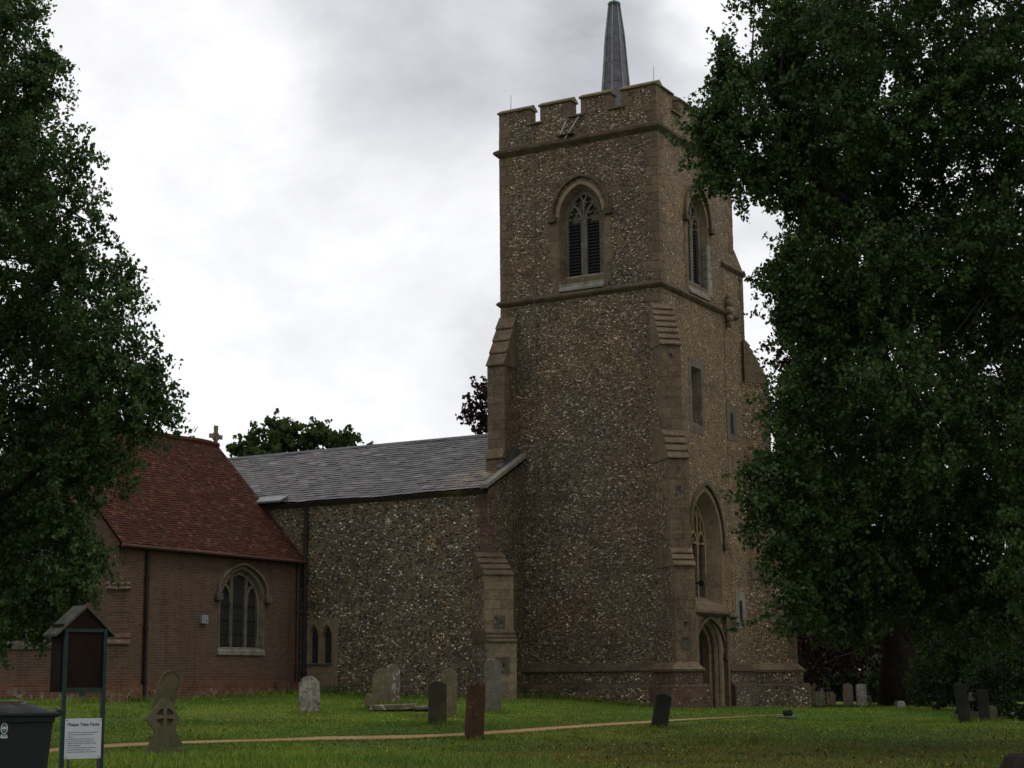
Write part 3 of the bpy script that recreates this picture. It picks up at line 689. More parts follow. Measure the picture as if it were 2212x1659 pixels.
# narrow single light
w = empty('slit_window', (0, 0, 0)); w.parent = church; w['label'] = 'tall narrow single-light window with grey stone frame'
surround(B_, hSlit, (rect(2.0, 3.16, 7.95, 10.38), rect(2.3, 2.86, 8.4, 9.98)), .28, 'ashlar_grey', 'stone_frame', w)
m = MB(); m.ribbon(arch(2.58, .24, 8.35, 9.5, 9.95, 6), .07, B_, -.34, -.26); m.build('tracery', MT['ashlar_grey'], w)
m = MB(); m.plate([rect(2.3, 2.86, 8.4, 9.98)], B_, -.33); m.build('glass', MT['glass_lattice'], w)
fT = fB(.012)
def loop_slit(c, z0, z1, hw, label, mat):
    w = empty('slit_window', (0, 0, 0)); w.parent = church; w['label'] = label
    m = MB(); fr = rect(c - hw - .3, c + hw + .3, z0 - .22, z1 + .28); hl = rect(c - hw, c + hw, z0, z1)
    m.plate([fr, hl], fT, .014); m.bridge(fr, -.01, fr, .014, fT); m.build('stone_frame', MT[mat], w)
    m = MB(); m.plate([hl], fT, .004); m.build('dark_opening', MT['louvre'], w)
loop_slit(5.45, 8.28, 9.0, .12, 'small square-headed slit high on the stair turret', 'ashlar_grey')
loop_slit(5.72, 1.98, 2.7, .12, 'small slit low on the stair turret in a pale stone frame', 'ashlar_pale')
# west window
w = empty('west_window', (0, 0, 0)); w.parent = church; w['label'] = 'tall pointed three-light window over the tower door'
inn = arch(3.02, .92, 2.62, 4.55, 5.86)
surround(B_, hBig, (arch(3.02, 1.32, 2.42, 4.62, 6.28), arch(3.02, 1.02, 2.58, 4.58, 5.98)), .22, 'ashlar_warm', 'stone_frame', w, d_out=.02)
m = MB(); m.bridge(arch(3.02, 1.02, 2.58, 4.58, 5.98), -.22, inn, -.46, B_); m.build('inner_reveal', MT['ashlar_warm'], w)
hood(B_, 3.02, 1.38, 4.62, 6.36, w, th=.11)
m = MB(); d0, d1 = -.56, -.44
for x in (3.02 - .31, 3.02 + .31): m.box(x - .045, x + .045, -d1, -d0, 2.6, 5.6, tr=lambda x, y, z: B_(x, z, -y))
for i in (-1, 0, 1):
    cc = 3.02 + i * .62
    m.ribbon([(cc - .28, 4.1)] + arc_only(cc, .28, 4.35, 4.86, 8) + [(cc + .28, 4.1)], .07, B_, d0, d1 + .01)
    for q in (-1, 1): m.prism([(cc + q * .27, 4.42), (cc + q * .27, 4.56), (cc + q * .08, 4.46)], B_, d0 + .02, d1)
    for q in (-.15, .15):
        if abs(i) and q * i > 0: continue
        m.ribbon([(cc + q - .13, 4.8), (cc + q - .13, 5.25), (cc + q, 5.5), (cc + q + .13, 5.25), (cc + q + .13, 4.8)], .045, B_, d0, d1 + .005)
m.ribbon(arch(3.02, .9, 2.62, 4.55, 5.84), .08, B_, d0, d1 + .02)
m.build('tracery', MT['tracery_gold'], w, bevel=.008)
m = MB(); m.plate([inn], B_, -.53); m.build('glass', MT['glass_lattice'], w)
m = MB(); m.prism([(-.5, 2.75), (.02, 2.45), (.22, 2.27), (.22, 2.18), (.1, 2.1), (-.5, 2.1)], lambda d, z, s: B_(s, z, d), 1.5, 4.4)
m.prism([(.01, 2.24), (.16, 2.19), (.16, 2.12), (.01, 2.05)], lambda d, z, s: B_(s, z, d), 4.4, 5.2)
m.build('sill', MT['ashlar_brown'], w, bevel=.01)
lp = MB(); lp.box(1.62, 1.75, 0, .32, 3.05, 3.10, tr=lambda x, y, z: B_(x, z, y)); lp.box(1.6, 1.85, .3, .5, 2.98, 3.15, tr=lambda x, y, z: B_(x, z, y))
lp.build('floodlight', MT['lamp_black'], church, bevel=.02)
lp = MB(); lp.box(-.34, -.2, .0, .2, 2.98, 3.14, tr=lambda x, y, z: A_(x, z, y)); lp.build('floodlight', MT['lamp_black'], church, bevel=.02)
# west door
w = empty('doorway', (0, 0, 0)); w.parent = church; w['label'] = 'moulded pointed doorway at the foot of the tower'
fo = arch(3.02, 1.16, -1.3, 1.0, 2.08); m = MB(); o1 = arch(3.02, .82, -1.3, 1.0, 1.88); o2 = arch(3.02, .70, -1.3, 1.0, 1.74)
m.plate([fo[:] , hDoor], B_, .014) if False else None
ring_ = fo + list(reversed(hDoor)); m.plate([ring_], B_, .016)
m.bridge(fo, -.01, fo, .016, B_); m.bridge(hDoor, .016, o1, -.16, B_); m.bridge(o1, -.16, o1, -.26, B_); m.bridge(o1, -.26, o2, -.36, B_); m.bridge(o2, -.36, o2, -.55, B_)
m.build('door_frame', MT['ashlar_warm'], w)
for dd in (-.06, -.21, -.34):
    mm = MB(); k = .9 if dd > -.1 else (.82 if dd > -.3 else .72); mm.ribbon(arch(3.02, k, -1.3, 1.0, 1.0 + (1.02 * k / .93)), .05, B_, dd - .03, dd + .03); mm.build('arch_moulding', MT['ashlar_brown'], w, bevel=.01)
hood(B_, 3.02, 1.2, 1.02, 2.06, w, th=.11, stop=True, drop=.1)
m = MB(); m.plate([o2], B_, -.54); m.build('door', MT['door_wood'], w)
for s0, s1 in ((1.62, 1.88), (4.16, 4.36)):
    m = MB(); m.box(s0, s1, -.05, .16, -1.3, 2.1, tr=lambda x, y, z: B_(x, z, y)); m.build('door_pilaster', MT['ashlar_brown'], w, bevel=.01)

# --- spire
sp = empty('spire', (-TW / 2, TL / 2, 17.9 + CZ)); sp.parent = church; sp['label'] = 'slender lead-covered eight-sided spirelet'
m = MB(); z0 = 17.9; segs = [(17.9, .66), (20.5, .46), (21.25, .40), (22.25, .33), (23.42, .19)]
def sploc(r, a, z): return (r * math.cos(a), r * math.sin(a), z - z0)
for (za, ra), (zb, rb) in zip(segs[:-1], segs[1:]):
    for k in range(8):
        a0, a1 = math.pi / 4 * k + .2, math.pi / 4 * (k + 1) + .2
        m.face([sploc(ra + .012, a0, za), sploc(ra + .012, a1, za), sploc(rb, a1, zb), sploc(rb, a0, zb)])
        m.face([sploc(rb, a0, zb), sploc(rb, a1, zb), sploc(rb + .012, a1, zb), sploc(rb + .012, a0, zb)])
m.build('lead_cladding', MT['lead_dark'], sp)
m = MB()
for k in range(8):
    a = math.pi / 4 * k + .2; f_ = 1
    m.tube([sploc((r + .016) * f_, a, z) for z, r in segs], [.034, .03, .028, .026, .02], 6)
m.build('lead_rolls', MT['lead'], sp, smooth=True)
m = MB(); m.tube([(0, 0, 5.48), (0, 0, 5.56), (0, 0, 5.62), (0, 0, 5.66)], [.20, .235, .2, .05], 16); m.build('cap', MT['green_metal'], sp, smooth=False)
m = MB(); m.tube([(0, 0, 5.6), (0, 0, 5.78), (0, 0, 5.84), (0, 0, 5.9), (0, 0, 7.2)], [.03, .03, .08, .03, .015], 8); m.build('finial', MT['dark_iron'], sp, smooth=True)
m = MB(); m.box(-3.3, -2.2, 2.2, 2.8, 17.9 + CZ, 18.75 + CZ); m.box(-2.2, -1.6, 2.0, 4.0, 17.9 + CZ, 18.9 + CZ); m.build('brick_base', MT['brick_orange'], church)
# rods, cable, poles on the parapet
for i, (u, v) in enumerate(((-5.5, .19), (-.19, .25), (-.19, TL - .2))):
    m = MB(); m.tube([L(u, v, 19.1), L(u + .02, v, 19.72)], [.016, .010], 6); m.build('lightning_rod', MT['metal_pole'], church)
m = MB(); m.tube([L(-4.5, -.10, 18.6), L(-4.5, -.04, 18.4), L(-4.5, -.03, 17.84), L(-4.5, -.19, 17.7), L(-4.5, -.19, 17.6), L(-4.5, -.03, 17.44), L(-4.5, -.03, 12.6), L(-4.5, -.14, 12.45), L(-4.52, -.03, 12.2), L(-4.55, -.03, 3.2)], [.016] * 10, 5)
m.build('lightning_conductor', MT['board_grey'], church)
for p0, p1 in (((-3.44, -.2, 17.80), (-3.26, -.06, 18.33)), ((-3.24, -.2, 17.68), (-2.78, -.06, 18.4))):
    m = MB(); m.tube([L(*p0), L(*p1)], [.02, .02], 6); m.build('bracket_pole', MT['metal_pole'], church)
m = MB(); m.box(-3.55, -2.95, -.24, -.02, 17.82 + CZ, 17.85 + CZ); m.build('bracket_tray', MT['ashlar_dark'], church)

# --- nave
NV0, NV1, NU0, NU1 = -2.25, 8.25, -20.3, -5.05
ZE, ZR = 6.02, 8.5
nv = MB(); fN = fA(NV0)
lan = [arch(-11.70, .19, .72, 1.55, 2.0, 7), arch(-11.17, .19, .72, 1.55, 2.0, 7)]
nv.plate([rect(NU0, NU1, -1.2, ZE)] + lan, fN, 0)
nv.face([L(NU0, NV1, -1.2), L(NU1, NV1, -1.2), L(NU1, NV1, ZE), L(NU0, NV1, ZE)])
for u in (NU0, NU1): nv.face([L(u, NV0, -1.2), L(u, NV1, -1.2), L(u, NV1, ZE), L(u, 3, ZR - .02), L(u, NV0, ZE)])
nv.build('nave', MT['flint_nave'], church)
quoins((NU1, NV0), 1, -1, 4.0, ZE, mat='ashlar_red')
def tile_plane(name, mat, e0, e1, r0, r1, gauge, tw_, th, jit, wav, parent, mx=None):
    """lapped tiles on the plane from the eave line e0-e1 up to the ridge line r0-r1"""
    e0, e1, r0, r1 = map(np.array, (e0, e1, r0, r1)); m = MB()
    up = (r0 - e0); ln = np.linalg.norm(up); rows = int(ln / gauge); al = e1 - e0; la = np.linalg.norm(al); n_ = np.cross(al / la, up / ln)
    if n_[2] < 0: n_ = -n_
    for r in range(rows + 1):
        f0 = r * gauge / ln; f1 = min(1.0, (r + 1.05) * gauge / ln); off = (r % 2) * tw_ / 2
        x = -off
        while x < la:
            xa, xb = max(0, x + .004), min(la, x + tw_ - .004); x += tw_
            if xb - xa < .01: continue
            if mx and not mx((xa + xb) / 2, r * gauge): continue
            P = lambda xx, f, h: (e0 * (1 - f) + r0 * f) * (1 - xx / la) + (e1 * (1 - f) + r1 * f) * (xx / la) + n_ * h + np.array([0, 0, wav(xx, f)])
            j1, j2 = np.random.normal(0, jit, 2); d = np.random.normal(0, gauge * .03) / ln
            h = .012 + th
            a, b, c_, dd = P(xa, f0 + d, h + j1), P(xb, f0 + d, h + j2), P(xb, f1, .010), P(xa, f1, .010)
            m.face([a, b, c_, dd]); a2, b2 = P(xa, f0 + d, h + j1 - th), P(xb, f0 + d, h + j2 - th)
            n0 = len(m.v) - 4; m.v += [tuple(a2), tuple(b2)]; m.f.append((n0, n0 + 4, n0 + 5, n0 + 1))
    return m.build(name, MT[mat], parent, fix=False)
np.random.seed(3)
OV = .22; sl_ = (ZR - ZE) / (3 - NV0)
ez = ZE - OV * sl_ + .10
wavn = lambda x, f: .02 * math.sin(x * .9 + 1) * (1 - f) + .012 * math.sin(x * 2.1 + f * 3)
rd = MB()
rd.face([L(NU0, NV0 - OV + .02, ez - .03), L(NU1 - .05, NV0 - OV + .02, ez - .03), L(NU1 - .05, 3, ZR + .07), L(NU0, 3, ZR + .07)])
rd.face([L(NU0, NV1 + OV, ez - .03), L(NU1 - .05, NV1 + OV, ez - .03), L(NU1 - .05, 3, ZR + .07), L(NU0, 3, ZR + .07)])
rd.face([L(NU0, NV0 - OV + .02, ez - .03), L(NU1 - .05, NV0 - OV + .02, ez - .03), L(NU1 - .05, NV0, ez - .16), L(NU0, NV0, ez - .16)])
rf_ = rd.build('nave_roof', MT['slate'], church)
tile_plane('slates', 'slate', L(NU0, NV0 - OV, ez), L(NU1 + .10, NV0 - OV, ez), L(NU0, 3, ZR + .1), L(NU1 + .1, 3, ZR + .1), .24, .42, .014, .006, wavn, rf_)
tile_plane('slates', 'slate', L(NU0, NV1 + OV, ez), L(NU1 + .10, NV1 + OV, ez), L(NU0, 3, ZR + .1), L(NU1 + .1, 3, ZR + .1), .24, .42, .014, .004, wavn, rf_)
m = MB(); m.prism([(2.84, ZR + .06), (2.93, ZR + .15), (3.07, ZR + .15), (3.16, ZR + .06)], lambda s, z, d: L(d, s, z), NU0 + .3, -5.84); m.build('ridge', MT['lead_dark'], rf_)
# west verge coping on the nave's end wall
m = MB(); fk = lambda v: ZE + (v - NV0) * sl_
m.prism([(NV0 - .3, fk(NV0 - .3) + .12), (NV0 - .3, fk(NV0 - .3) + .26), (0.0, fk(0.0) + .30), (0.0, fk(0.0) + .16)], lambda s, z, d: L(d, s, z), NU1 - .10, NU1 + .16)
m.build('verge_coping', MT['ashlar_pale'], church, bevel=.015)
m = MB(); m.face([L(NU1 - .11, -1.6, fk(-1.6) + .1), L(NU1 - .11, -.02, fk(0) + .1), L(NU1 - .11, -.02, fk(0) + .42), L(NU1 - .11, -.5, fk(0) + .42)])
m.prism([(-1.2, fk(-1.2) + .30), (-.1, fk(-.1) + .55), (-.1, fk(-.1) + .3)], lambda s, z, d: L(d, s, z), NU1 - .35, NU1 - .12)
m.build('lead_flashing', MT['lead_dark'], church)
m = MB(); m.prism([(NV0 - .35, ez + .04), (NV0 - .35, ez + .1), (NV0 + .1, ez + .3), (NV0 + .1, ez + .2)], lambda s, z, d: L(d, s, z), -14.15, -12.9)
m.build('lead_flashing', MT['lead'], church)
# east gable with its cross
m = MB(); m.prism([(NV0 - .2, ZE - .1), (NV0 - .2, ZE + .25), (3, ZR + .5), (NV1 + .2, ZE + .25), (NV1 + .2, ZE - .1)], lambda s, z, d: L(d, s, z), NU0 - .25, NU0 + .08)
m.build('east_gable', MT['ashlar_brown'], church)
cr_ = MB(); cu = NU0 - .08; fX = lambda s, z, d: L(cu + d, 3 + s, z)
cr_.prism([(-.16, 8.85), (-.10, 9.05), (-.06, 9.1), (-.06, 9.85), (.06, 9.85), (.06, 9.1), (.10, 9.05), (.16, 8.85)], fX, -.06, .06)
cr_.box(-.27, .27, -.05, .05, 9.48, 9.60, tr=lambda x, y, z: fX(x, z, y))
for x, z in ((0, 9.88), (-.27, 9.54), (.27, 9.54)): cr_.box(x - .09, x + .09, -.045, .045, z - .085, z + .085, tr=lambda x, y, z: fX(x, z, y))
cr_.ribbon([(.16 * math.cos(a), 9.54 + .16 * math.sin(a)) for a in np.linspace(0, 2 * math.pi, 17)[:-1]], .05, fX, -.04, .04, closed=True)
cr_.build('gable_cross', MT['ashlar_warm'], church, bevel=.012)
# nave corner buttress
b4 = buttress((NU1, NV0), SD, .86, [(1.32, 4.05, 3.25, 4), (1.62, 1.62, 1.25, 3)], -1.2, cap='ashlar_dark', body='flint_nave', face='ashlar_warm', plinth=False, back=.6, patches=((1.85, .2), (.55, .25)))
b4['label'] = 'diagonal buttress of pale stone on the near corner of the nave'
# lancets
w = empty('lancet_pair', (0, 0, 0)); w.parent = church; w['label'] = 'pair of small pointed windows low in the nave wall'
m = MB(); o_ = rect(-12.2, -10.72, -.6, 2.16); m.plate([o_] + lan, fN, .014); m.bridge(o_, 0, o_, .014, fN)
for l_, cc in zip(lan, (-11.70, -11.17)): m.bridge(l_, .014, arch(cc, .155, .74, 1.54, 1.94, 7), -.14, fN)
m.build('stone_surround', MT['render_patch'], w)
m = MB(); [m.plate([arch(cc, .155, .74, 1.54, 1.94, 7)], fN, -.135) for cc in (-11.70, -11.17)]; m.build('glass', MT['glass_lattice'], w)
m = MB(); m.box(-11.95, -10.93, 0, .05, .66, .72, tr=lambda x, y, z: fN(x, z, y)); m.build('sill', MT['lead_dark'], w)

# --- brick transept
CU1, CU0, CV1, CV0 = -12.27, -19.5, NV0 - .004, -10.85
ZCE, ZCR, UR = 4.22, 8.05, -15.9
fC = fB(CU1)
hC = arch(-5.27, 1.08, 1.18, 2.65, 3.66, 12)
ch = MB(); ch.plate([rect(CV0, CV1, -1.0, ZCE), hC], fC, 0); ch.build('transept_west_wall', MT['brick_west'], church)
hS = arch(-15.9, 1.15, 1.38, 3.2, 4.5, 10); fS = fA(CV0)
ch = MB(); ch.plate([[(CU0, -1.0), (CU0, ZCE), (UR, ZCR), (CU1, ZCE), (CU1, -1.0)], hS], fS, 0)
ch.face([L(CU0, CV0, -1), L(CU0, CV1, -1), L(CU0, CV1, ZCE), L(CU0, CV0, ZCE)]); ch.face([L(CU0, CV1, ZCE), L(UR, CV1, ZCR), L(CU1, CV1, ZCE)])
ch.build('transept_end_wall', MT['brick_south'], church)
m = MB(); m.plate([[(CU0 - .1, -1), (CU0 - .1, .02), (CU1 + .06, .02), (CU1 + .06, -1)]], fA(CV0 - .06), 0); m.box(CU0, CU1 + .06, CV0 - .06, CV0, .02 + CZ, .06 + CZ)
m.box(CU1, CU1 + .07, CV0 - .06, -5.6, -1 + CZ, .10 + CZ); m.box(CU1, CU1 + .16, -3.6, CV1 - .02, -1 + CZ, .14 + CZ)
m.build('brick_plinth', MT['brick_west'], church)
sag = lambda x, f: (.10 * math.sin((x / 8.9) * math.pi * 1.0) + .03 * math.sin(x * 1.7)) * f * 1.0 + .02 * math.sin(x * 1.3 + f * 4)
s2 = (ZCR - ZCE) / (CU1 - UR); ov = .25
E0, E1 = L(CU1 + ov, CV0 - .18, ZCE - ov * s2 + .12), L(CU1 + ov, CV1 + .0, ZCE - ov * s2 + .12)
R0, R1 = L(UR, CV0 - .18, ZCR + .10), L(UR, CV1, ZCR + .10)
rm = MB(); rm.face([np.array(E0) + (-.03, 0, -.05), np.array(E1) + (-.03, 0, -.05), np.array(R1) + (0, 0, -.05), np.array(R0) + (0, 0, -.05)])
We0, We1 = L(CU0 - ov, CV0 - .18, ZCE - ov * s2 + .12), L(CU0 - ov, CV1, ZCE - ov * s2 + .12)
rm.face([We0, We1, R1, R0]); rm.face([np.array(E0) + (-.03, 0, -.05), np.array(E1) + (-.03, 0, -.05), np.array(E1) + (-ov, 0, -.1), np.array(E0) + (-ov, 0, -.1)])
rr = rm.build('transept_roof', MT['tile_red'], church)
tile_plane('roof_tiles', 'tile_red', E0, E1, R0, R1, .105, .17, .014, .006, sag, rr)
m = MB(); pts = [np.array(R0) + (np.array(R1) - np.array(R0)) * k / 20 + np.array([0, 0, .03 + sag(8.7 * k / 20, 1)]) for k in range(21)]
m.tube(pts, [.11] * 21, 8); m.build('ridge_tiles', MT['tile_red'], rr)
m = MB(); m.tube([np.array(E1) + (.0, .0, .02), np.array(R1) + (0, 0, .0)], [.05, .05], 6); m.build('verge', MT['gutter_red'], rr)
m = MB(); m.tube([np.array(E0) + (.03, 0, -.05), np.array(E1) + (.03, 0, -.05)], [.055, .055], 8); m.build('gutter', MT['gutter_red'], church)
quoins((CU1, CV0), 1, -1, 2.6, 4.0, mat='ashlar_red', name='corner_quoins')
buttress((CU1, CV0), SD, .62, [(.5, 3.0, 2.75, 2), (.85, 1.55, 1.2, 2)], -1.0, cap='ashlar_red', body='brick_west', face='brick_west', plinth=False, back=.5)
# transept west window
w = empty('transept_window', (0, 0, 0)); w.parent = church; w['label'] = 'three-light lattice window in the brick wall'
inn = arch(-5.27, .98, 1.2, 2.65, 3.56, 12)
surround(fC, hC, (arch(-5.27, 1.15, 1.02, 2.65, 3.74, 12), inn), .14, 'ashlar_grey', 'stone_frame', w)
hood(fC, -5.27, 1.2, 2.95, 3.82, w, mat='ashlar_grey', th=.09)
m = MB(); d0, d1 = -.24, -.12
for x in (-5.27 - .36, -5.27 + .36): m.box(x - .07, x + .07, -d1, -d0, 1.2, 3.42, tr=lambda x, y, z: fC(x, z, -y))
for i in (-1, 1):
    cc = -5.27 + i * .67; m.ribbon([(cc - .25, 2.6)] + arc_only(cc, .25, 2.75, 3.15, 8) + [(cc + .25, 2.6)], .08, fC, d0, d1 + .004)
    m.ribbon([(cc + i * .2, 3.0), (cc - i * .28, 3.38)], .05, fC, d0 + .02, d1)
m.ribbon(arch(-5.27, .95, 1.2, 2.65, 3.52, 12), .09, fC, d0, d1 + .012)
m.build('tracery', MT['ashlar_grey'], w, bevel=.01)
m = MB(); m.plate([inn], fC, -.2); m.build('glass', MT['glass_lattice'], w)
m = MB()
for z in (1.62, 2.05, 2.5):
    m.box(-6.2, -4.34, .17, .19, z, z + .02, tr=lambda x, y, z: fC(x, z, -y))
m.build('saddle_bars', MT['dark_iron'], w)
m = MB(); m.prism([(-.15, 1.22), (.01, 1.17), (.05, 1.10), (.05, .97), (-.15, .97)], lambda d, z, s: fC(s, z, d), -6.42, -4.12); m.build('sill', MT['ashlar_pale'], w, bevel=.01)
# transept end window
w = empty('transept_window', (0, 0, 0)); w.parent = church; w['label'] = 'window behind the left-hand tree, only its mullions and sill showing'
inn = arch(-15.9, 1.05, 1.42, 3.2, 4.38, 10)
surround(fS, hS, (arch(-15.9, 1.3, 1.2, 3.2, 4.66, 10), inn), .14, 'ashlar_grey', 'stone_frame', w)
m = MB()
for x in (-16.27, -15.53): m.box(x - .07, x + .07, .12, .24, 1.4, 3.9, tr=lambda x, y, z: fS(x, z, -y))
m.build('tracery', MT['ashlar_grey'], w)
m = MB(); m.plate([inn], fS, -.2); m.build('glass', MT['glass_lattice'], w)
m = MB(); m.prism([(-.15, 1.45), (.02, 1.36), (.09, 1.28), (.09, 1.14), (-.15, 1.14)], lambda d, z, s: fS(s, z, d), -17.3, -14.5); m.build('sill', MT['ashlar_grey'], w, bevel=.01)
# pipes and the meter box
def pipe(u, v, z0, z1, r, ddir, n='downpipe', mat='dark_iron', hop=True):
    m = MB(); du, dv = ddir
    m.tube([L(u + du * .16, v + dv * .16, z1 + .12), L(u + du * .1, v + dv * .1, z1 - .05), L(u + du * .08, v + dv * .08, z1 - .25), L(u + du * .08, v + dv * .08, z0 + .2), L(u + du * .16, v + dv * .16, z0)], [r] * 5, 9)
    z = z0 + .9
    while z < z1 - .3: m.tube([L(u + du * .08, v + dv * .08, z), L(u + du * .08, v + dv * .08, z + .08)], [r * 1.35] * 2, 9); z += 1.5
    return m.build(n, MT[mat], church, smooth=False)
pipe(-12.02, NV0, -.5, 5.75, .075, (0, -1)); pipe(CU1, -9.72, -.75, 3.95, .06, (1, 0)); pipe(CU1, CV1 - .22, -.45, 3.95, .05, (1, 0), mat='gutter_red')
m = MB(); m.box(CU1, CU1 + .1, -7.28, -6.98, 1.9 + CZ, 2.16 + CZ); o = m.build('meter_box', MT['box_grey'], church, bevel=.01)
m = MB(); m.tube([L(CU1 + .1, -7.08, 2.0), L(CU1 + .115, -7.08, 2.0)], [.025, .025], 8); m.build('lock', MT['dark_iron'], o)

# ------------------------------------------------------------------ gravestones
def stone_outline(style, w, h):
    a = w / 2
    if style == 'round':
        P = [(-a, 0), (-a, h - a * .85)] + [(-a * math.cos(t), h - a * .85 + a * .85 * math.sin(t)) for t in np.linspace(.15, math.pi - .15, 12)] + [(a, h - a * .85), (a, 0)]
    elif style == 'low_round':
        P = [(-a, 0), (-a, h - .12 * w)] + [(-a * math.cos(t), h - .12 * w + .12 * w * math.sin(t)) for t in np.linspace(.2, math.pi - .2, 10)] + [(a, h - .12 * w), (a, 0)]
    elif style == 'shoulder':
        s = a * .22; r = a - s
        P = [(-a, 0), (-a, h - r * .75), (-a + s * .5, h - r * .68), (-a + s, h - r * .72)] + [(-r * math.cos(t), h - r * .7 + r * .7 * math.sin(t)) for t in np.linspace(.25, math.pi - .25, 10)] + [(a - s, h - r * .72), (a - s * .5, h - r * .68), (a, h - r * .75), (a, 0)]
    elif style == 'peaks':
        P = [(-a, 0), (-a, h * .93), (-a * .72, h), (-a * .5, h * .92), (0, h), (a * .5, h * .9), (a * .75, h * .99), (a, h * .93), (a, 0)]
    elif style == 'gable':
        P = [(-a, 0), (-a, h * .93), (-a * .3, h), (a * .1, h * .985), (a, h * .93), (a, 0)]
    elif style == 'slant':
        P = [(-a, 0), (-a, h), (-a * .3, h * .97), (a * .55, h * .72), (a, h * .6), (a, 0)]
    elif style == 'scroll':
        P = [(-a, 0), (-a * 1.0, h * .62), (-a * .86, h * .84), (-a * .55, h * .93)] + [(-a * .5 + a * 1.0 * k / 6, h * .93 + h * .07 * math.sin(math.pi * k / 6)) for k in range(1, 6)] + [(a * .6, h * .94), (a * .92, h * .88), (a, h * .78), (a * .9, h * .5), (a, 0)]
    else: P = [(-a, 0), (-a, h * .985), (-a * .4, h), (a * .5, h * .99), (a, h * .97), (a, 0)]
    return P
def face_yaw(deg): return rad(deg)
def gravestone(px0, px1, ytop, ybase, style, mat, label, yaw=28, lean=0, tilt=0, th=.10, name='headstone', group='headstones in the churchyard', base=True, cat='headstone', depth=None, relief=False):
    """yaw: how far the face is turned to the right of the viewer; lean: sideways, positive to the right; tilt: backwards"""
    g = on_ground((px0 + px1) / 2, ybase) if depth is None else at((px0 + px1) / 2, ybase, depth)
    g[2] = float(gh(g[0], g[1])); s = g[1]; k = s / FPX; h = (ybase - ytop) * k; tot = (px1 - px0) * k - abs(math.sin(rad(lean))) * h
    w = max(.25, (tot - th * math.sin(rad(abs(yaw)))) / math.cos(rad(yaw)))
    P = stone_outline(style, w, h); P = [(x, z if z > 0 else -.35) for x, z in P]
    az = math.atan2(g[0], g[1])                # keep the yaw relative to the line of sight
    o = MB(); o.prism(P, lambda x, z, d: (x, d, z), -th / 2, th / 2)
    ob = o.build(name, MT[mat], bevel=.012)
    ob.location = g; ob.rotation_euler = (rad(tilt), rad(lean), rad(yaw) - az); ob.rotation_mode = 'XYZ'
    # lean applied in the stone's own plane
    ob.rotation_euler = (Matrix.Rotation(rad(yaw) - az, 3, 'Z') @ Matrix.Rotation(rad(lean), 3, 'Y') @ Matrix.Rotation(rad(-tilt), 3, 'X')).to_euler()
    tag(ob, label, cat, group)
    if relief:
        b = MB(); b.ribbon([(x * .86, z if z < 0 else z * .965) for x, z in P if True][1:-1], .035, lambda x, z, d: (x, d, z), -th / 2 - .012, -th / 2 + .01); b.build('carved_border', MT[mat], ob, bevel=.005)
    return ob
gravestone(4, 62, 1466, 1512, 'low_round', 'stone_speckled', 'speckled broad headstone by the wall behind the bin', yaw=20, depth=41)
gravestone(320, 384, 1449, 1531, 'scroll', 'stone_mossy', 'mossy headstone leaning right behind the carved cross stone', yaw=15, lean=13, th=.14, relief=True)
gravestone(646, 694, 1463, 1541, 'shoulder', 'stone_lichen', 'black and white lichen-blotched headstone leaning slightly back on the lawn', yaw=12, lean=-3, th=.12)
gravestone(799, 846, 1447, 1521, 'shoulder', 'stone_tan', 'tan round-shouldered headstone, left one of the close pair by the nave', yaw=20, lean=3)
gravestone(833, 864, 1437, 1520, 'shoulder', 'stone_speckled', 'lichen-speckled taller headstone, right one of the close pair by the nave', yaw=30)
gravestone(791, 809, 1500, 1535, 'gable', 'stone_tan', 'small stump of a footstone in front of the close pair', yaw=25, name='footstone', cat='footstone', group=None)
gravestone(925, 965, 1474, 1567, 'gable', 'stone_dark', 'plain dark olive headstone with a shallow pointed top', yaw=18, lean=0, th=.09)
gravestone(949, 987, 1448, 1551, 'round', 'stone_tan', 'thin round-topped brown headstone right behind the dark olive one', yaw=24, lean=2, th=.08)
gravestone(1000, 1048, 1477, 1598, 'peaks', 'stone_rust', 'rust-red headstone with a three-pointed top beside the path', yaw=30, lean=3, th=.13)
gravestone(1046, 1083, 1427, 1540, 'round', 'stone_grey', 'tall grey round-topped headstone in front of the nave buttress', yaw=20, th=.1)
gravestone(1399, 1448, 1500, 1574, 'gable', 'stone_black', 'blackened headstone leaning right beside the path below the tower', yaw=18, lean=10, th=.13)
gravestone(1747, 1765, 1480, 1529, 'round', 'stone_pale_tan', 'reddish headstone nearest the tower in the right-hand row', yaw=35, lean=3, depth=64, th=.09)
gravestone(1762, 1784, 1480, 1530, 'low_round', 'stone_lichen', 'pale grey headstone, the one overlapping its reddish neighbour', yaw=20, lean=2, depth=62, th=.1)
gravestone(1785, 1808, 1487, 1530, 'slant', 'stone_pale_tan', 'headstone with a slanting broken top in the right-hand row', yaw=20, lean=-3, depth=62, th=.1)
gravestone(1822, 1845, 1480, 1530, 'round', 'stone_pale_tan', 'upright round-topped headstone standing alone in the right-hand row', yaw=20, lean=-1, depth=62, th=.1)
gravestone(1851, 1874, 1483, 1532, 'low_round', 'stone_lichen', 'white-speckled square-topped headstone at the end of the row', yaw=22, lean=-1, depth=61, th=.12)
gravestone(1870, 1881, 1502, 1524, 'flat', 'stone_speckled', 'little footstone half hidden behind the speckled headstone', yaw=20, depth=64, name='footstone', cat='footstone', group=None)
gravestone(1935, 1944, 1513, 1530, 'round', 'stone_mossy', 'tiny mossy footstone in front of the big tree trunk', yaw=10, depth=58, name='footstone', cat='footstone', group=None)
gravestone(1940, 1955, 1520, 1538, 'round', 'stone_white', 'small white rounded stone in front of the big tree trunk', yaw=10, depth=55, name='footstone', cat='footstone', group=None)
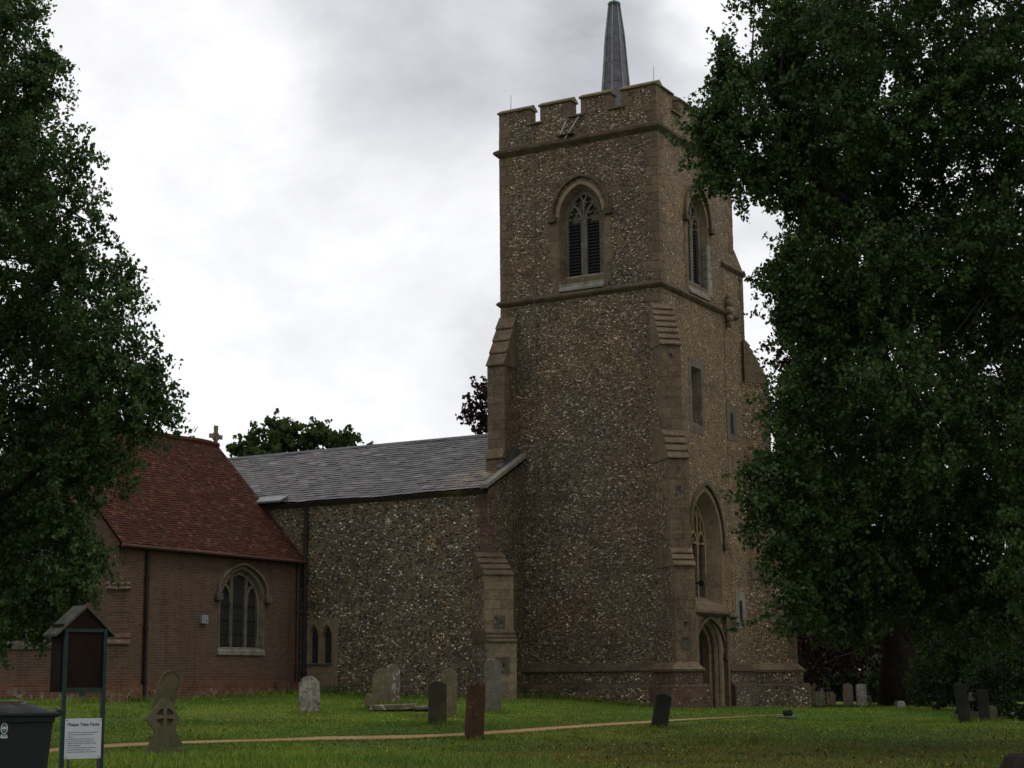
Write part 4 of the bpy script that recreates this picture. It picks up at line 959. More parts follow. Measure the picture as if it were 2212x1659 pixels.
gravestone(2067, 2101, 1470, 1553, 'flat', 'stone_black', 'tall dark headstone leaning left of the small pale cross', yaw=22, lean=-5, depth=42, th=.12)
gravestone(2115, 2140, 1480, 1549, 'flat', 'stone_black', 'dark headstone just right of the small pale cross', yaw=22, lean=-2, depth=43, th=.12)
gravestone(2138, 2150, 1514, 1547, 'round', 'stone_tan', 'small brown stone beside the dark headstone near the right edge', yaw=10, depth=44, name='footstone', cat='footstone', group=None)
gravestone(2182, 2198, 1530, 1544, 'round', 'stone_white', 'tiny white stone in the grass by the right edge', yaw=10, depth=46, name='footstone', cat='footstone', group=None)
# small pale cross on a mound
g = at(2099, 1545, 46); g[2] = float(gh(g[0], g[1])); c = empty('cross_monument', g); tag(c, 'small pale stone cross between the two dark headstones', 'grave cross')
k = 46 / FPX; hh = 56 * k; f0 = lambda x, z, d: (x, d, z)
m = MB(); m.prism([(-.05, 0), (-.04, hh), (.04, hh), (.05, 0)], f0, -.04, .04); m.box(-.11, .11, -.035, .035, hh * .70, hh * .80); m.ribbon([(.085 * math.cos(a), hh * .75 + .085 * math.sin(a)) for a in np.linspace(0, 6.283, 13)[:-1]], .03, f0, -.03, .03, closed=True)
m.build('cross', MT['stone_grey'], c, bevel=.008)
m = MB(); m.prism([(-.12, -.1), (-.1, .14), (-.02, .22), (.22, .2), (.42, .10), (.46, -.1)], f0, -.15, .15); m.build('plinth', MT['stone_grey'], c, bevel=.03)
# carved cross stone in the foreground
g = on_ground(350, 1638); k = g[1] / FPX; c = empty('celtic_cross_stone', g, rad(8) - math.atan2(g[0], g[1])); tag(c, 'squat weathered grave marker with a cross cut into its diamond head', 'grave marker')
H = 117 * k; sx = k
def zp(a, b): return ((a - 1360) * .2513 * k, (1572 - b) * .2513 * k)      # measured outline in metres
out = [zp(*p) for p in ((1205, 1720), (1212, 1560), (1225, 1500), (1262, 1430), (1250, 1390), (1285, 1378), (1290, 1345), (1272, 1325), (1218, 1250), (1262, 1185), (1300, 1140), (1330, 1098), (1362, 1078), (1395, 1095), (1440, 1125), (1452, 1180), (1502, 1250), (1465, 1300), (1462, 1345), (1478, 1378), (1512, 1392), (1505, 1430), (1555, 1500), (1588, 1575), (1590, 1720))]
cx0, cz0 = zp(1372, 1235); R_ = 75 * .2513 * k; arm = .16
holes = []
for q in range(4):
    a0 = math.pi / 2 * q; pts = []
    e = R_ * arm
    sxq, syq = (1 if q in (0, 3) else -1), (1 if q < 2 else -1)
    corner = (cx0 + sxq * e, cz0 + syq * e); arc_ = []
    for t in np.linspace(.26, math.pi / 2 - .26, 5): arc_.append((cx0 + sxq * R_ * math.cos(t), cz0 + syq * R_ * math.sin(t)))
    holes.append([corner] + arc_)
m = MB(); th = .16; mp = lambda x, z, d: (x, -d, z)
m.plate([out] + holes, mp, th / 2); m.plate([out], mp, -th / 2); m.bridge(out, th / 2, out, -th / 2, mp)
for h_ in holes: m.bridge(h_, th / 2, h_, th / 2 - .06, mp); m.plate([h_], mp, th / 2 - .06)
m.build('marker_stone', MT['stone_mossy'], c, bevel=.012)
# ledger slabs
g = on_ground(868, 1534); k = g[1] / FPX; m = MB(); s0 = empty('ledger_slab', g, rad(12)); tag(s0, 'broken flat grave slab lying in the grass by the headstone pair', 'grave slab')
m.prism([(-1.15, -.42), (-.2, -.5), (.35, -.44), (.6, .38), (-.5, .5), (-1.1, .45)], lambda x, y, d: (x * .8, y, d + .02 * x), .02, .16); m.build('slab', MT['stone_speckled'], s0, bevel=.02)
m = MB(); m.prism([(.1, -.7), (1.0, -.62), (1.05, .3), (.2, .2)], lambda x, y, d: (x * .8 + .2, y + .1, d + .03 * x), .0, .09); m.build('slab', MT['stone_grey'], s0, bevel=.02)
# ground light on a slab at the end of the path
g = on_ground(1697, 1553); k = g[1] / FPX; c = empty('path_light', g, rad(5)); tag(c, 'black ground light on a grey slab at the end of the path', 'light')
m = MB(); m.box(-21 * k, 20 * k, -.3, .3, .02, .07); m.build('slab', MT['slab_concrete'], c, bevel=.01)
m = MB(); m.box(-.03, .16, -.1, .1, .07, .12); m.prism([(-.06, .12), (-.04, .22), (.14, .24), (.19, .14), (.17, .12)], f0, -.12, .12); m.build('lamp_housing', MT['lamp_black'], c, bevel=.015)
# stump at the lower right corner
g = at(2212, 1668, 25); g[2] = float(gh(g[0], g[1])); m = MB(); rs = [.42, .34, .28, .25, .16, .02]; zs = [-.1, .03, .12, .2, .25, .24]
n0 = 14
for z, r in zip(zs, rs):
    for q in range(n0): a = 6.283 * q / n0; rr_ = r * (1 + .18 * math.sin(3 * a + 1) + .08 * math.sin(7 * a)); m.v.append((rr_ * math.cos(a), rr_ * math.sin(a), z))
for i in range(len(zs) - 1):
    for q in range(n0): m.f.append((i * n0 + q, i * n0 + (q + 1) % n0, (i + 1) * n0 + (q + 1) % n0, (i + 1) * n0 + q))
o = m.build('tree_stump', MT['bark'], smooth=True); o.location = g; tag(o, 'low dark stump in the bottom right corner', 'stump')

# ------------------------------------------------------------------ notice board
DB = 21.5; k = DB / FPX; bx = at(180, 1500, DB); gz = float(gh(bx[0], bx[1]))
nb = empty('notice_board', (bx[0], bx[1], gz), rad(30) - math.atan2(bx[0], bx[1])); tag(nb, 'roofed wooden notice board on two green posts, seen from behind', 'notice board')
Zp = lambda y: at(180, y, DB)[2] - gz
W2 = 42 * k / math.cos(rad(26)); zb, zt = Zp(1491), Zp(1362); za = Zp(1309)
for s in (-1, 1):
    m = MB(); m.box(s * W2 - .024, s * W2 + .024, -.03, .02, -.3, zt + .02); m.build('post', MT['post_green'], nb, bevel=.004)
dep = .27
m = MB(); m.box(-W2 + .026, W2 - .026, .0, .03, zb + .03, zt - .02); m.build('back_panel', MT['board_brown'], nb)
for s in (-1, 1):
    m = MB(); m.box(s * (W2 + .03) - .014, s * (W2 + .03) + .014, .022, dep, zb - .02, zt + .08); m.build('side_panel', MT['board_brown'], nb)
for z0_, z1_ in ((zb - .03, zb + .028), (zt - .018, zt + .02)):
    m = MB(); m.box(-W2 + .026, W2 - .026, -.02, .035, z0_, z1_); m.build('rail', MT['post_green'], nb)
m = MB(); m.box(-.06, .02, -.025, .0, zb - .07, zb - .03); m.build('bracket', MT['post_green'], nb)
m = MB(); m.prism([(-W2 - .04, zt + .022), (0, za - .03), (W2 + .04, zt + .022)], f0, .0, .03); m.build('gable', MT['board_brown'], nb)
for s in (-1, 1):
    m = MB(); sl = (za - Zp(1370)) / (W2 + .135); m.prism([(0, za + .012), (s * (W2 + .135), Zp(1370)), (s * (W2 + .135), Zp(1370) - .03), (0, za - .025)], f0, -.03, dep + .06); m.build('roof_slope', MT['felt'], nb, bevel=.003)
m = MB(); zc = Zp(1608); m.box(-W2 + .03, W2 - .03, -.012, .012, zc - .018, zc + .018); m.build('cross_rail', MT['leg_brown'], nb)
# white sign on two legs
DS = 20.3; k = DS / FPX; sx = at(179, 1600, DS); gz = float(gh(sx[0], sx[1])); sg = empty('notice_sign', (sx[0], sx[1], gz), rad(14) - math.atan2(sx[0], sx[1])); tag(sg, 'small white sign headed Please Take Note on two thin legs', 'sign')
z1, z0 = at(179, 1552, DS)[2] - gz, at(179, 1639, DS)[2] - gz; W2 = 37.5 * k / math.cos(rad(14))
m = MB(); m.box(-W2, W2, -.006, .0, z0, z1); m.build('panel', MT['sign_white'], sg, bevel=.002)
for s in (-.75, .86):
    m = MB(); m.box(s * W2 - .012, s * W2 + .012, .001, .026, -.25, z1 - .03); m.build('leg', MT['leg_brown'], sg)
m = MB()
for x in (-W2 + .02, W2 - .02):
    for z in (z0 + .02, z1 - .02): m.tube([(x, -.006, z), (x, -.010, z)], [.007, .007], 8)
m.build('screws', MT['leg_brown'], sg)
def text(body, size, x, z, parent, name, y=-.0075, bold=0.0, mat='sign_ink', align='LEFT', sp=1.0):
    cu = bpy.data.curves.new(name, 'FONT'); cu.body = body; cu.size = size; cu.align_x = align; cu.offset = bold; cu.space_line = sp
    tmp = bpy.data.objects.new(name, cu); COL.objects.link(tmp); bpy.context.view_layer.update()
    me = bpy.data.meshes.new_from_object(tmp.evaluated_get(bpy.context.evaluated_depsgraph_get())); bpy.data.objects.remove(tmp)
    me.materials.clear(); me.materials.append(MT[mat]); o = bpy.data.objects.new(name, me); COL.objects.link(o); o.parent = parent; o.location = (x, y, z); o.rotation_euler = (rad(90), 0, 0); return o
text('Please Take Note', .052, 0, z1 - .085, sg, 'heading', bold=.0012, align='CENTER')
text('1. Use of this car park is solely by the permission\n    of the owners of the land, the PCC and\n    visitors.\n2. All users do so entirely at their own risk.\n3. Any use of this car park permitted by the\n    people of the land does not confer any rights\n    of future attendance.\n4. This car park may be closed at any time and\n    for any period without prior notice.\n5. There is no right of public access to this land.', .0185, -W2 + .015, z1 - .165, sg, 'small_print', bold=.0003, sp=1.35)
# wheelie bin
DW = 17.6; k = DW / FPX; bx = at(35, 1530, DW); gz = float(gh(bx[0], bx[1])); wb = empty('wheelie_bin', (bx[0], bx[1], gz), -math.atan2(bx[0], bx[1]) + rad(4)); tag(wb, 'dark grey wheelie bin with a closed lid at the left edge', 'bin')
zl = at(35, 1541, DW)[2] - gz
xr, xl = 74 * k, -84 * k
def taper(z): f = z / zl; return (xl + .06 * (1 - f), xr - .085 * (1 - f), -.29 + .05 * (1 - f), .29 - .05 * (1 - f))
m = MB(); lv_ = [.05, .3, .6, zl - .09, zl - .088, zl]
for i, z in enumerate(lv_):
    x0, x1, y0, y1 = taper(z); e = .018 if i >= 4 else 0
    c_ = .05
    m.v += [(x, y, z) for x, y in ((x0 + c_, y0 - e), (x1 - c_ + e, y0 - e), (x1 + e, y0 + c_), (x1 + e, y1 - c_), (x1 - c_, y1 + e), (x0 + c_, y1 + e), (x0 - e, y1 - c_), (x0 - e, y0 + c_))]
for i in range(len(lv_) - 1):
    for q in range(8): m.f.append((i * 8 + q, i * 8 + (q + 1) % 8, i * 8 + 8 + (q + 1) % 8, i * 8 + 8 + q))
m.f.append(tuple(range(8))); m.build('body', MT['bin_plastic'], wb, bevel=.008)
lid = MB(); nx, ny = 22, 14; lx0, lx1 = xl - .03, xr + .03
for j in range(ny + 1):
    for i in range(nx + 1):
        fx, fy = i / nx, j / ny; x = lx0 + (lx1 - lx0) * fx; y = -.32 + .64 * fy; e = min(fx, 1 - fx, fy, 1 - fy)
        z = zl + .006 + .045 * min(1, e * 7) ** .5 + .02 * min(1, e * 3)
        for cxx in (.36, .66):
            d = math.hypot((fx - cxx) / .16, (fy - .3) / .34); z += .028 * max(0, 1 - d * d) ** .6
        z -= .02 * max(0, fx - .7) / .3
        lid.v.append((x, y, z))
for j in range(ny):
    for i in range(nx): a = j * (nx + 1) + i; lid.f.append((a, a + 1, a + nx + 2, a + nx + 1))
lo = lid.build('lid', MT['bin_plastic'], wb, smooth=True)
rim = MB(); rim.box(lx0 - .01, lx1 + .01, -.335, .335, zl - .03, zl + .012); rim.build('lid_rim', MT['bin_plastic'], lo, bevel=.012)
hd = MB(); hd.prism([(xr + .01, zl - .02), (xr + .02, zl + .035), (xr + .075, zl + .04), (xr + .09, zl + .02), (xr + .075, zl - .02), (xr + .03, zl - .045)], f0, -.27, .27); hd.build('handle', MT['bin_plastic'], wb, bevel=.01)
for s in (-1, 1):
    wl = MB(); wl.tube([(xr - .06, s * .27 - .025, .1), (xr - .06, s * .27 + .025, .1)], [.1, .1], 18); wl.build('wheel', MT['lamp_black'], wb, bevel=.01)
fx_ = lambda x, z, d: (x, -.29 - d + .0, z)
sb = MB(); cxs = (8.5 - 35) * k; czs = at(35, 1572, DW)[2] - gz; yo = .008
ts = lambda z: .05 * (1 - z / zl)
fm = lambda x, z, d: (x, -.29 + ts(z) - d, z)
el = lambda a, b, n=20, ox=0, oz=0: [(cxs + ox + a * math.cos(t), czs + oz + b * math.sin(t)) for t in np.linspace(0, 6.283, n + 1)[:-1]]
sb.ribbon(el(.030, .052), .009, fm, .002, .005, closed=True)
sb.prism(el(.026, .012, 14, 0, .004), fm, .002, .0045)
sb.build('emblem', MT['sticker_white'], wb)
sb = MB(); sb.prism([(cxs - .022, czs + .018), (cxs, czs + .034), (cxs + .022, czs + .018), (cxs + .014, czs + .012), (cxs - .014, czs + .012)], fm, .002, .004)
sb.prism([(cxs - .02, czs - .014), (cxs + .02, czs - .014), (cxs, czs - .034)], fm, .002, .004); sb.build('emblem_detail', MT['sticker_green'], wb)
sb = MB(); sb.prism([(cxs - .032, czs - .095), (cxs - .032, czs - .062), (cxs + .034, czs - .062), (cxs + .034, czs - .095)], fm, .002, .0035); sb.build('label', MT['sticker_white'], wb)
sb = MB(); sb.prism([(cxs - .018, czs - .08), (cxs - .018, czs - .065), (cxs + .03, czs - .065), (cxs + .03, czs - .08)], fm, .004, .005); sb.build('label_print', MT['sticker_green'], wb)
# low stone behind the bin
g = at(18, 1520, 38); g[2] = float(gh(g[0], g[1])); m = MB(); zt_ = at(18, 1513, 38)[2] - g[2]; m.box(-.75, .28, -.2, .2, -.2, zt_ - .0); o = m.build('low_tomb', MT['stone_tan'], bevel=.02); o.location = g; o.rotation_euler = (0, 0, rad(10)); tag(o, 'low flat-topped tan tomb half hidden behind the bin', 'tomb')

# ------------------------------------------------------------------ trees and shrubs
def leaf_mesh(name, C, N, size, mat, parent, aspect=.8, droop=.5):
    """one small folded kite-shaped leaf per point"""
    n = len(C); s = size * rng.uniform(.65, 1.3, n)[:, None]
    ax = rng.normal(0, 1, (n, 3)); ax[:, 2] -= droop * 1.6; ax /= np.linalg.norm(ax, axis=1)[:, None]
    q = N + rng.normal(0, .7, (n, 3)); q[:, 2] += .35
    sd = np.cross(ax, q); sd /= np.linalg.norm(sd, axis=1)[:, None] + 1e-9; nn = np.cross(sd, ax)
    V = np.empty((n, 5, 3))
    V[:, 0] = C - ax * s * .5; V[:, 1] = C + sd * s * aspect * .5 - ax * s * .12 + nn * s * .12; V[:, 2] = C + ax * s * .5 - nn * s * .1
    V[:, 3] = C - sd * s * aspect * .5 - ax * s * .12 + nn * s * .12; V[:, 4] = C - ax * s * .02
    me = bpy.data.meshes.new(name); me.vertices.add(n * 4)
    me.vertices.foreach_set('co', V[:, :4].ravel().astype(np.float32))
    me.loops.add(n * 6); b = np.arange(n)[:, None] * 4
    me.loops.foreach_set('vertex_index', (b + np.array([0, 1, 2, 0, 2, 3])).ravel().astype(np.int32))
    me.polygons.add(n * 2); me.polygons.foreach_set('loop_start', (np.arange(n * 2) * 3).astype(np.int32)); me.polygons.foreach_set('loop_total', np.full(n * 2, 3, np.int32))
    me.update(calc_edges=True); me.materials.append(MT[mat])
    o = bpy.data.objects.new(name, me); COL.objects.link(o); o.parent = parent; return o
def crown_points(lobes, per_m2, spray=.34, inner=.35, hole=.35, lps=26, seed=1, hang=.5):
    """lobes: (centre, radius). leafy sprays spread over and through each lobe; returns leaf points, outward normals, spray centres"""
    r_ = np.random.default_rng(seed); P = []; Nn = []; S = []
    LC = np.array([l[0] for l in lobes]); LR = np.array([l[1] for l in lobes])
    for c, r in lobes:
        n = max(4, int(4 * math.pi * r * r * per_m2 * min(1.6, max(.55, .62 / r)))); d = r_.normal(0, 1, (n, 3)); d /= np.linalg.norm(d, axis=1)[:, None]
        rr = r * (1 - inner * r_.random(n) ** 1.4) * (1 + .10 * np.sin(d[:, 0] * 7 + c[0]) * np.sin(d[:, 2] * 6 + c[1])); q = c + d * rr[:, None] * np.array([1, 1, .95])
        dl = np.linalg.norm(q[:, None] - LC[None], axis=2) / LR[None]
        keep = (dl < .55).sum(1) <= 0
        hz = np.sin(q[:, 0] * 2.9 + 1.3) * np.sin(q[:, 2] * 3.3 + q[:, 1] * 1.1) + np.sin(q[:, 1] * 2.3 + q[:, 2] * 1.7) * .6
        keep &= ~((hz > 1.0 - hole) & (r_.random(n) < .8)); q = q[keep]; d = d[keep]
        S.append(q)
        m = len(q); L_ = lps
        e = r_.normal(0, 1, (m, L_, 3)); e *= (r_.random((m, L_, 1)) ** .5) / (np.linalg.norm(e, axis=2, keepdims=True) + 1e-9)
        # a spray: elongated along an outward, drooping axis
        t_ax = d + r_.normal(0, .5, (m, 3)); t_ax[:, 2] -= hang * .6; t_ax /= np.linalg.norm(t_ax, axis=1)[:, None]
        al = r_.uniform(-1, 1, (m, L_, 1)); pts = q[:, None] + e * spray * .38 * np.where(r_.random((m, 1, 1)) < .4, .7, 1.1) + t_ax[:, None] * al * spray * 1.35
        P.append(pts.reshape(-1, 3)); Nn.append(np.repeat(d, L_, axis=0))
    return np.concatenate(P), np.concatenate(Nn), np.concatenate(S)
def make_tree(name, base, trunk_r, lobes, leaf_size, mat, label, cat='tree', per_m2=2.2, seed=1, spray=.34, group=None, top=None, lps=26, hole=.3, limbs=True, inner=.35, main=14, hang=.5):
    base = np.array(base, float); root = empty(name, base); tag(root, label, cat, group)
    r_ = np.random.default_rng(seed + 50); P, Nn, S = crown_points(lobes, per_m2, spray=spray, seed=seed, lps=lps, hole=hole, inner=inner, hang=hang)
    leaf_mesh('crown', P - base, Nn, leaf_size, mat, root); print(label[:40], len(P))
    LC = np.array([l[0] for l in lobes]) - base; zt = top or LC[:, 2].max() * .85
    mb = MB(); k = 9; ax = np.array([[r_.normal(0, .12) * i / 2, r_.normal(0, .12) * i / 2, zt * i / (k - 1) - .2] for i in range(k)])
    ax[0, :2] = 0; mb.tube(ax, [trunk_r * (1.35 if i == 0 else (1 - .85 * (i / (k - 1)))) for i in range(k)], 12)
    mb.build('trunk', MT['bark'], root, smooth=True)
    if limbs:
        bm_ = MB(); R_ = np.array([l[1] for l in lobes])
        # a few main limbs to well-spread lobes, everything else branches thinly off them
        pick = [int(np.argmax(np.linalg.norm(LC[:, :2], axis=1)))]
        while len(pick) < min(main, len(LC)):
            dmin = np.min([np.linalg.norm(LC - LC[p], axis=1) for p in pick], axis=0); pick.append(int(np.argmax(dmin)))
        nodes = []
        for p in pick:
            c = LC[p]; h = max(zt * .13, min(zt * .9, c[2] * .6 + r_.uniform(-.8, .2))); a0 = np.array([np.interp(h, ax[:, 2], ax[:, 0]), np.interp(h, ax[:, 2], ax[:, 1]), h])
            dist = np.linalg.norm(c - a0); r0 = min(trunk_r * .36, .025 + .014 * dist); mid = a0 * .5 + c * .5 + np.array([0, 0, .12 * dist]) + r_.normal(0, .05 * dist, 3)
            tt = np.linspace(0, 1, 9)[:, None]; mid[1] += .06 * dist; cv = a0 * (1 - tt) ** 2 + 2 * mid * tt * (1 - tt) + c * tt ** 2 + r_.normal(0, .02 * dist, (9, 3)) * (tt * (1 - tt) * 2)
            bm_.tube(cv, [r0 * (1 - .88 * t__) for t__ in np.linspace(0, 1, 9)], 7); nodes += [(q, r0 * (1 - .88 * t__)) for q, t__ in zip(cv, np.linspace(0, 1, 9))]
        NP = np.array([n__[0] for n__ in nodes]); NR = np.array([n__[1] for n__ in nodes])
        for c, rr in zip(LC, R_):
            dd = np.linalg.norm(NP - c, axis=1); i = int(np.argmin(dd)); e0 = NP[i]; dist = dd[i]
            if dist > .15:
                r0 = min(NR[i] * .7, .01 + .008 * dist); bm_.tube([e0, (e0 + c) / 2 + r_.normal(0, .08 * dist, 3), c], [r0, r0 * .7, r0 * .3], 5)
            for j in range(6):
                d = r_.normal(0, 1, 3); d /= np.linalg.norm(d); e = c + d * rr * .9; bm_.tube([c, (c + e) / 2 + r_.normal(0, .06 * rr, 3), e], [.012, .008, .003], 4, cap=False)
        bm_.build('limbs', MT['bark'], root, smooth=True)
    return root
def lobe(px, py, rp, depth):
    return (at(px, py, depth), rp * depth / FPX)
def gbase(x, y): return (x, y, float(gh(x, y)))
jj = random.Random(11)
# left lime
D0 = 31.0
LL = [(-60, -120, 190, 31), (55, 60, 70, 30.5), (20, -60, 90, 31), (95, 190, 75, 30.2), (20, 250, 130, 31.5), (120, 330, 95, 30), (60, 420, 120, 31.5), (160, 480, 90, 29.8), (180, 600, 80, 30.3), (90, 620, 130, 31.5),
      (-20, 600, 200, 32), (230, 700, 85, 29.8), (160, 790, 130, 31), (260, 820, 90, 30), (300, 880, 66, 29.6), (60, 850, 160, 32), (220, 930, 100, 30.8), (250, 1010, 62, 30), (170, 1050, 95, 30.3), (80, 1050, 150, 32),
      (190, 1170, 70, 30), (120, 1190, 100, 31), (185, 1270, 48, 29.7), (100, 1290, 80, 30.5), (40, 1290, 90, 31), (-20, 1250, 130, 32), (50, 1365, 26, 30), (205, 1335, 18, 29.8), (-60, 1000, 200, 32), (-80, 350, 190, 31),
      (335, 905, 36, 29.5), (370, 902, 16, 29.4), (290, 600, 18, 30), (265, 590, 24, 30), (275, 655, 26, 29.9), (305, 745, 22, 29.9), (325, 815, 28, 29.8), (350, 800, 12, 29.8), (205, 340, 22, 30), (240, 490, 18, 30), (150, 125, 20, 30.2), (125, 130, 32, 30.3), (250, 1080, 26, 30), (355, 850, 16, 29.6)]
for k in range(14): LL.append((-230 + jj.uniform(-90, 60), -350 + k * 115, 210, 31 + jj.uniform(-3.5, 3.5)))
for k in range(10): LL.append((-100 + jj.uniform(-60, 90), -250 + k * 150, 170, 33.5 + jj.uniform(-.8, 1.5)))
for k in range(8): LL.append((-480 + jj.uniform(-60, 60), -200 + k * 180, 210, 31 + jj.uniform(-2.5, 2.5)))
for l in ((40, 1000, 170, 33), (60, 1200, 130, 32.5), (0, 800, 190, 33.5), (40, 600, 150, 33.5), (0, 420, 150, 33), (-20, 200, 140, 33), (110, 760, 120, 32.5), (150, 930, 120, 32.5), (60, 1320, 60, 31.5), (150, 1330, 40, 30.5), (210, 1120, 50, 30), (215, 1230, 40, 30), (10, 1375, 40, 31), (20, 20, 100, 32.5)): LL.append(l)
LL = [(x - 38 if y < 260 and x > -100 else x - 26 if y < 560 and x > -100 else x - 38 if y > 960 and x > -100 else x - 12 if x > -100 else x, y, r, d) for x, y, r, d in LL]
bL = at(-260, 900, 31.3)
make_tree('lime_tree', gbase(bL[0], bL[1]), .42, [lobe(*l) for l in LL], .082, 'leaf_lime_left', 'tall lime tree at the left edge, its branches hanging before the brick transept', 'tree', per_m2=7.5, lps=72, seed=3, group='lime trees framing the church', top=15, hole=.26, main=9)
# right lime
RL = [(1560, 125, 38, 29), (1575, 180, 55, 29.2), (1545, 250, 50, 29), (1600, 290, 62, 29.4), (1515, 300, 36, 28.8), (1535, 350, 48, 29), (1560, 395, 34, 29), (1610, 370, 60, 29.5), (1500, 290, 20, 28.8),
      (1625, 5, 26, 30), (1690, 50, 60, 30), (1680, 130, 52, 30), (1690, 210, 60, 29.7), (1690, 300, 70, 29.8), (1680, 380, 62, 29.6), (1730, 440, 52, 29.6), (1695, 440, 22, 29.4), (1780, 120, 110, 30.5), (1790, 300, 120, 30.5), (1800, 470, 100, 30.2),
      (1720, 560, 42, 29.5), (1680, 590, 40, 29.3), (1700, 630, 48, 29.4), (1790, 620, 100, 30.4), (1690, 690, 36, 29.4), (1740, 730, 62, 29.8), (1810, 780, 110, 30.6), (1760, 850, 70, 29.9), (1700, 870, 48, 29.2), (1655, 885, 30, 28.9), (1680, 930, 42, 29),
      (1750, 960, 84, 29.9), (1650, 1005, 45, 28.8), (1602, 1025, 22, 28.6), (1690, 1060, 70, 29.2), (1610, 1095, 30, 28.6), (1640, 1110, 40, 28.8), (1770, 1110, 95, 30), (1690, 1160, 62, 29.2), (1650, 1190, 30, 28.8), (1720, 1240, 66, 29.4), (1690, 1310, 36, 29), (1760, 1310, 60, 29.8),
      (1830, 1000, 120, 31), (1840, 1220, 90, 30.4), (1850, 1330, 50, 30), (1930, 1250, 90, 30.6), (2050, 1270, 100, 31), (2150, 1320, 90, 30), (2190, 1200, 120, 30), (1665, 1350, 14, 28.9), (1600, 1345, 10, 28.8)]
for yy in range(-60, 1200, 150):
    for xx in range(1900, 2300, 130): RL.append((xx + jj.uniform(-35, 35), yy + jj.uniform(-35, 35), 112, jj.uniform(28.2, 31.5)))
for yy in range(-380, 1200, 190):
    for xx in range(1880, 2900, 210): RL.append((xx + jj.uniform(-50, 50), yy + jj.uniform(-50, 50), 165, jj.choice([jj.uniform(31.5, 34), jj.uniform(27, 29) if xx > 2250 else 33])))
for l in ((1620, 180, 55, 30.5), (1570, 330, 55, 30.2), (1720, 60, 80, 32), (1730, 200, 90, 32), (1720, 340, 80, 32), (1790, 20, 100, 33), (1850, 200, 120, 33), (1830, 400, 120, 33), (1900, 560, 130, 33), (1800, 700, 90, 32.5), (1860, 860, 110, 33), (1740, 620, 60, 31), (1760, 1180, 80, 32), (1700, 1110, 60, 31), (1810, 1060, 90, 32.5), (1900, 1120, 120, 33), (1970, 1300, 80, 32)): RL.append(l)
RL = [(x + 26 if y > 970 and x < 1760 else x + 6 if x < 1700 else x, y, r * .94, d) for x, y, r, d in RL]
bR = at(2420, 900, 32)
make_tree('lime_tree', gbase(bR[0], bR[1]), .5, [lobe(*l) for l in RL], .084, 'leaf_lime', 'large dark lime tree filling the right side, overlapping the tower', 'tree', per_m2=7.5, lps=72, seed=9, group='lime trees framing the church', top=16, hole=.26, main=10)
# copper beech behind
tb = on_ground(1948, 1531); tb = at(1948, 1531, 62)
BL = [(1700, 790, 48, 62), (1720, 870, 62, 61), (1690, 900, 30, 61), (1700, 730, 30, 62)]
for yy in range(560, 1330, 115):
    for xx in range(1790, 2330, 120): BL.append((xx + jj.uniform(-30, 30), yy + jj.uniform(-30, 30), 88, jj.uniform(58, 68)))
for xx in range(1750, 2250, 60):
    for k in range(3): BL.append((xx + jj.uniform(-15, 15), 1290 + k * (55 if xx < 1900 else 25) + jj.uniform(-15, 15), 42, jj.uniform(56, 66)))
BL += [(1730, 1000, 60, 60), (1745, 1110, 55, 60), (1760, 1200, 60, 60), (1765, 1400, 38, 59), (1800, 1420, 40, 62), (1850, 1415, 38, 66), (1760, 1450, 26, 60)]
make_tree('copper_beech', gbase(tb[0], tb[1]), .68, [lobe(*l) for l in BL], .17, 'leaf_copper', 'dark copper beech standing behind the headstones to the right of the tower', 'tree', per_m2=2.2, seed=21, spray=.55, top=18, lps=34, hole=.3, hang=.9)
# tree behind the nave
GL = [(560, 965, 44, 88), (600, 935, 34, 87), (640, 945, 42, 88), (690, 945, 34, 88), (700, 975, 40, 88), (740, 955, 18, 87), (515, 975, 16, 88), (755, 950, 12, 87), (800, 975, 10, 87), (600, 1030, 90, 88), (700, 1050, 80, 88), (520, 1060, 70, 88), (640, 1130, 120, 88), (780, 1080, 70, 88)]
g = at(650, 1400, 88); make_tree('garden_tree', gbase(g[0], g[1]), .4, [lobe(*l) for l in GL], .24, 'leaf_far', 'rounded green tree showing above the slate nave roof', 'tree', per_m2=3.2, seed=5, spray=.5, lps=50, hole=.1)
# copper beech behind the tower
CL = [(1040, 900, 26, 80), (1035, 860, 24, 80), (1020, 880, 16, 80), (1045, 840, 10, 80), (1100, 880, 60, 80), (1070, 960, 60, 80), (1180, 900, 80, 80), (1250, 1000, 100, 80), (1120, 1060, 90, 80), (1010, 905, 12, 80), (1350, 960, 90, 80)]
g = at(1180, 1400, 80); make_tree('copper_beech', gbase(g[0], g[1]), .5, [lobe(*l) for l in CL], .2, 'leaf_copper', 'purple-leaved tree peeping out behind the left edge of the tower', 'tree', per_m2=2.4, seed=6, spray=.5, lps=34, hole=.3)
# evergreen shrubs under the trees on the right
def shrub(px, py, rp, depth, label, mat='leaf_shrub', lf=.11, name='shrub', group='shrubs along the churchyard edge', n=6, hh=1.0, seed=0):
    c = at(px, py, depth); r = rp * depth / FPX; gz = float(gh(c[0], c[1])); rr = random.Random(seed + int(px)); lo = []
    H = max(c[2] - gz, r)
    for k in range(n):
        a = rr.uniform(0, 6.28); z = gz + H * (k + .6) / n; q = r * .45 * rr.random(); lo.append((np.array([c[0] + q * math.cos(a), c[1] + q * math.sin(a), z]), r * rr.uniform(.55, .75) * (1 - .3 * k / n)))
    return make_tree(name, (c[0], c[1], gz), .09, lo, lf, mat, label, 'bush', per_m2=4.5, seed=seed + 31, spray=.28, lps=34, group=group, limbs=False, top=H, hole=.25)
shrub(2060, 1380, 95, 52, 'dark evergreen bush beyond the leaning dark headstones', 'leaf_yew', .1, seed=1, n=7)
shrub(2170, 1330, 120, 50, 'tall green bush at the right edge behind the headstones', seed=2, n=8)
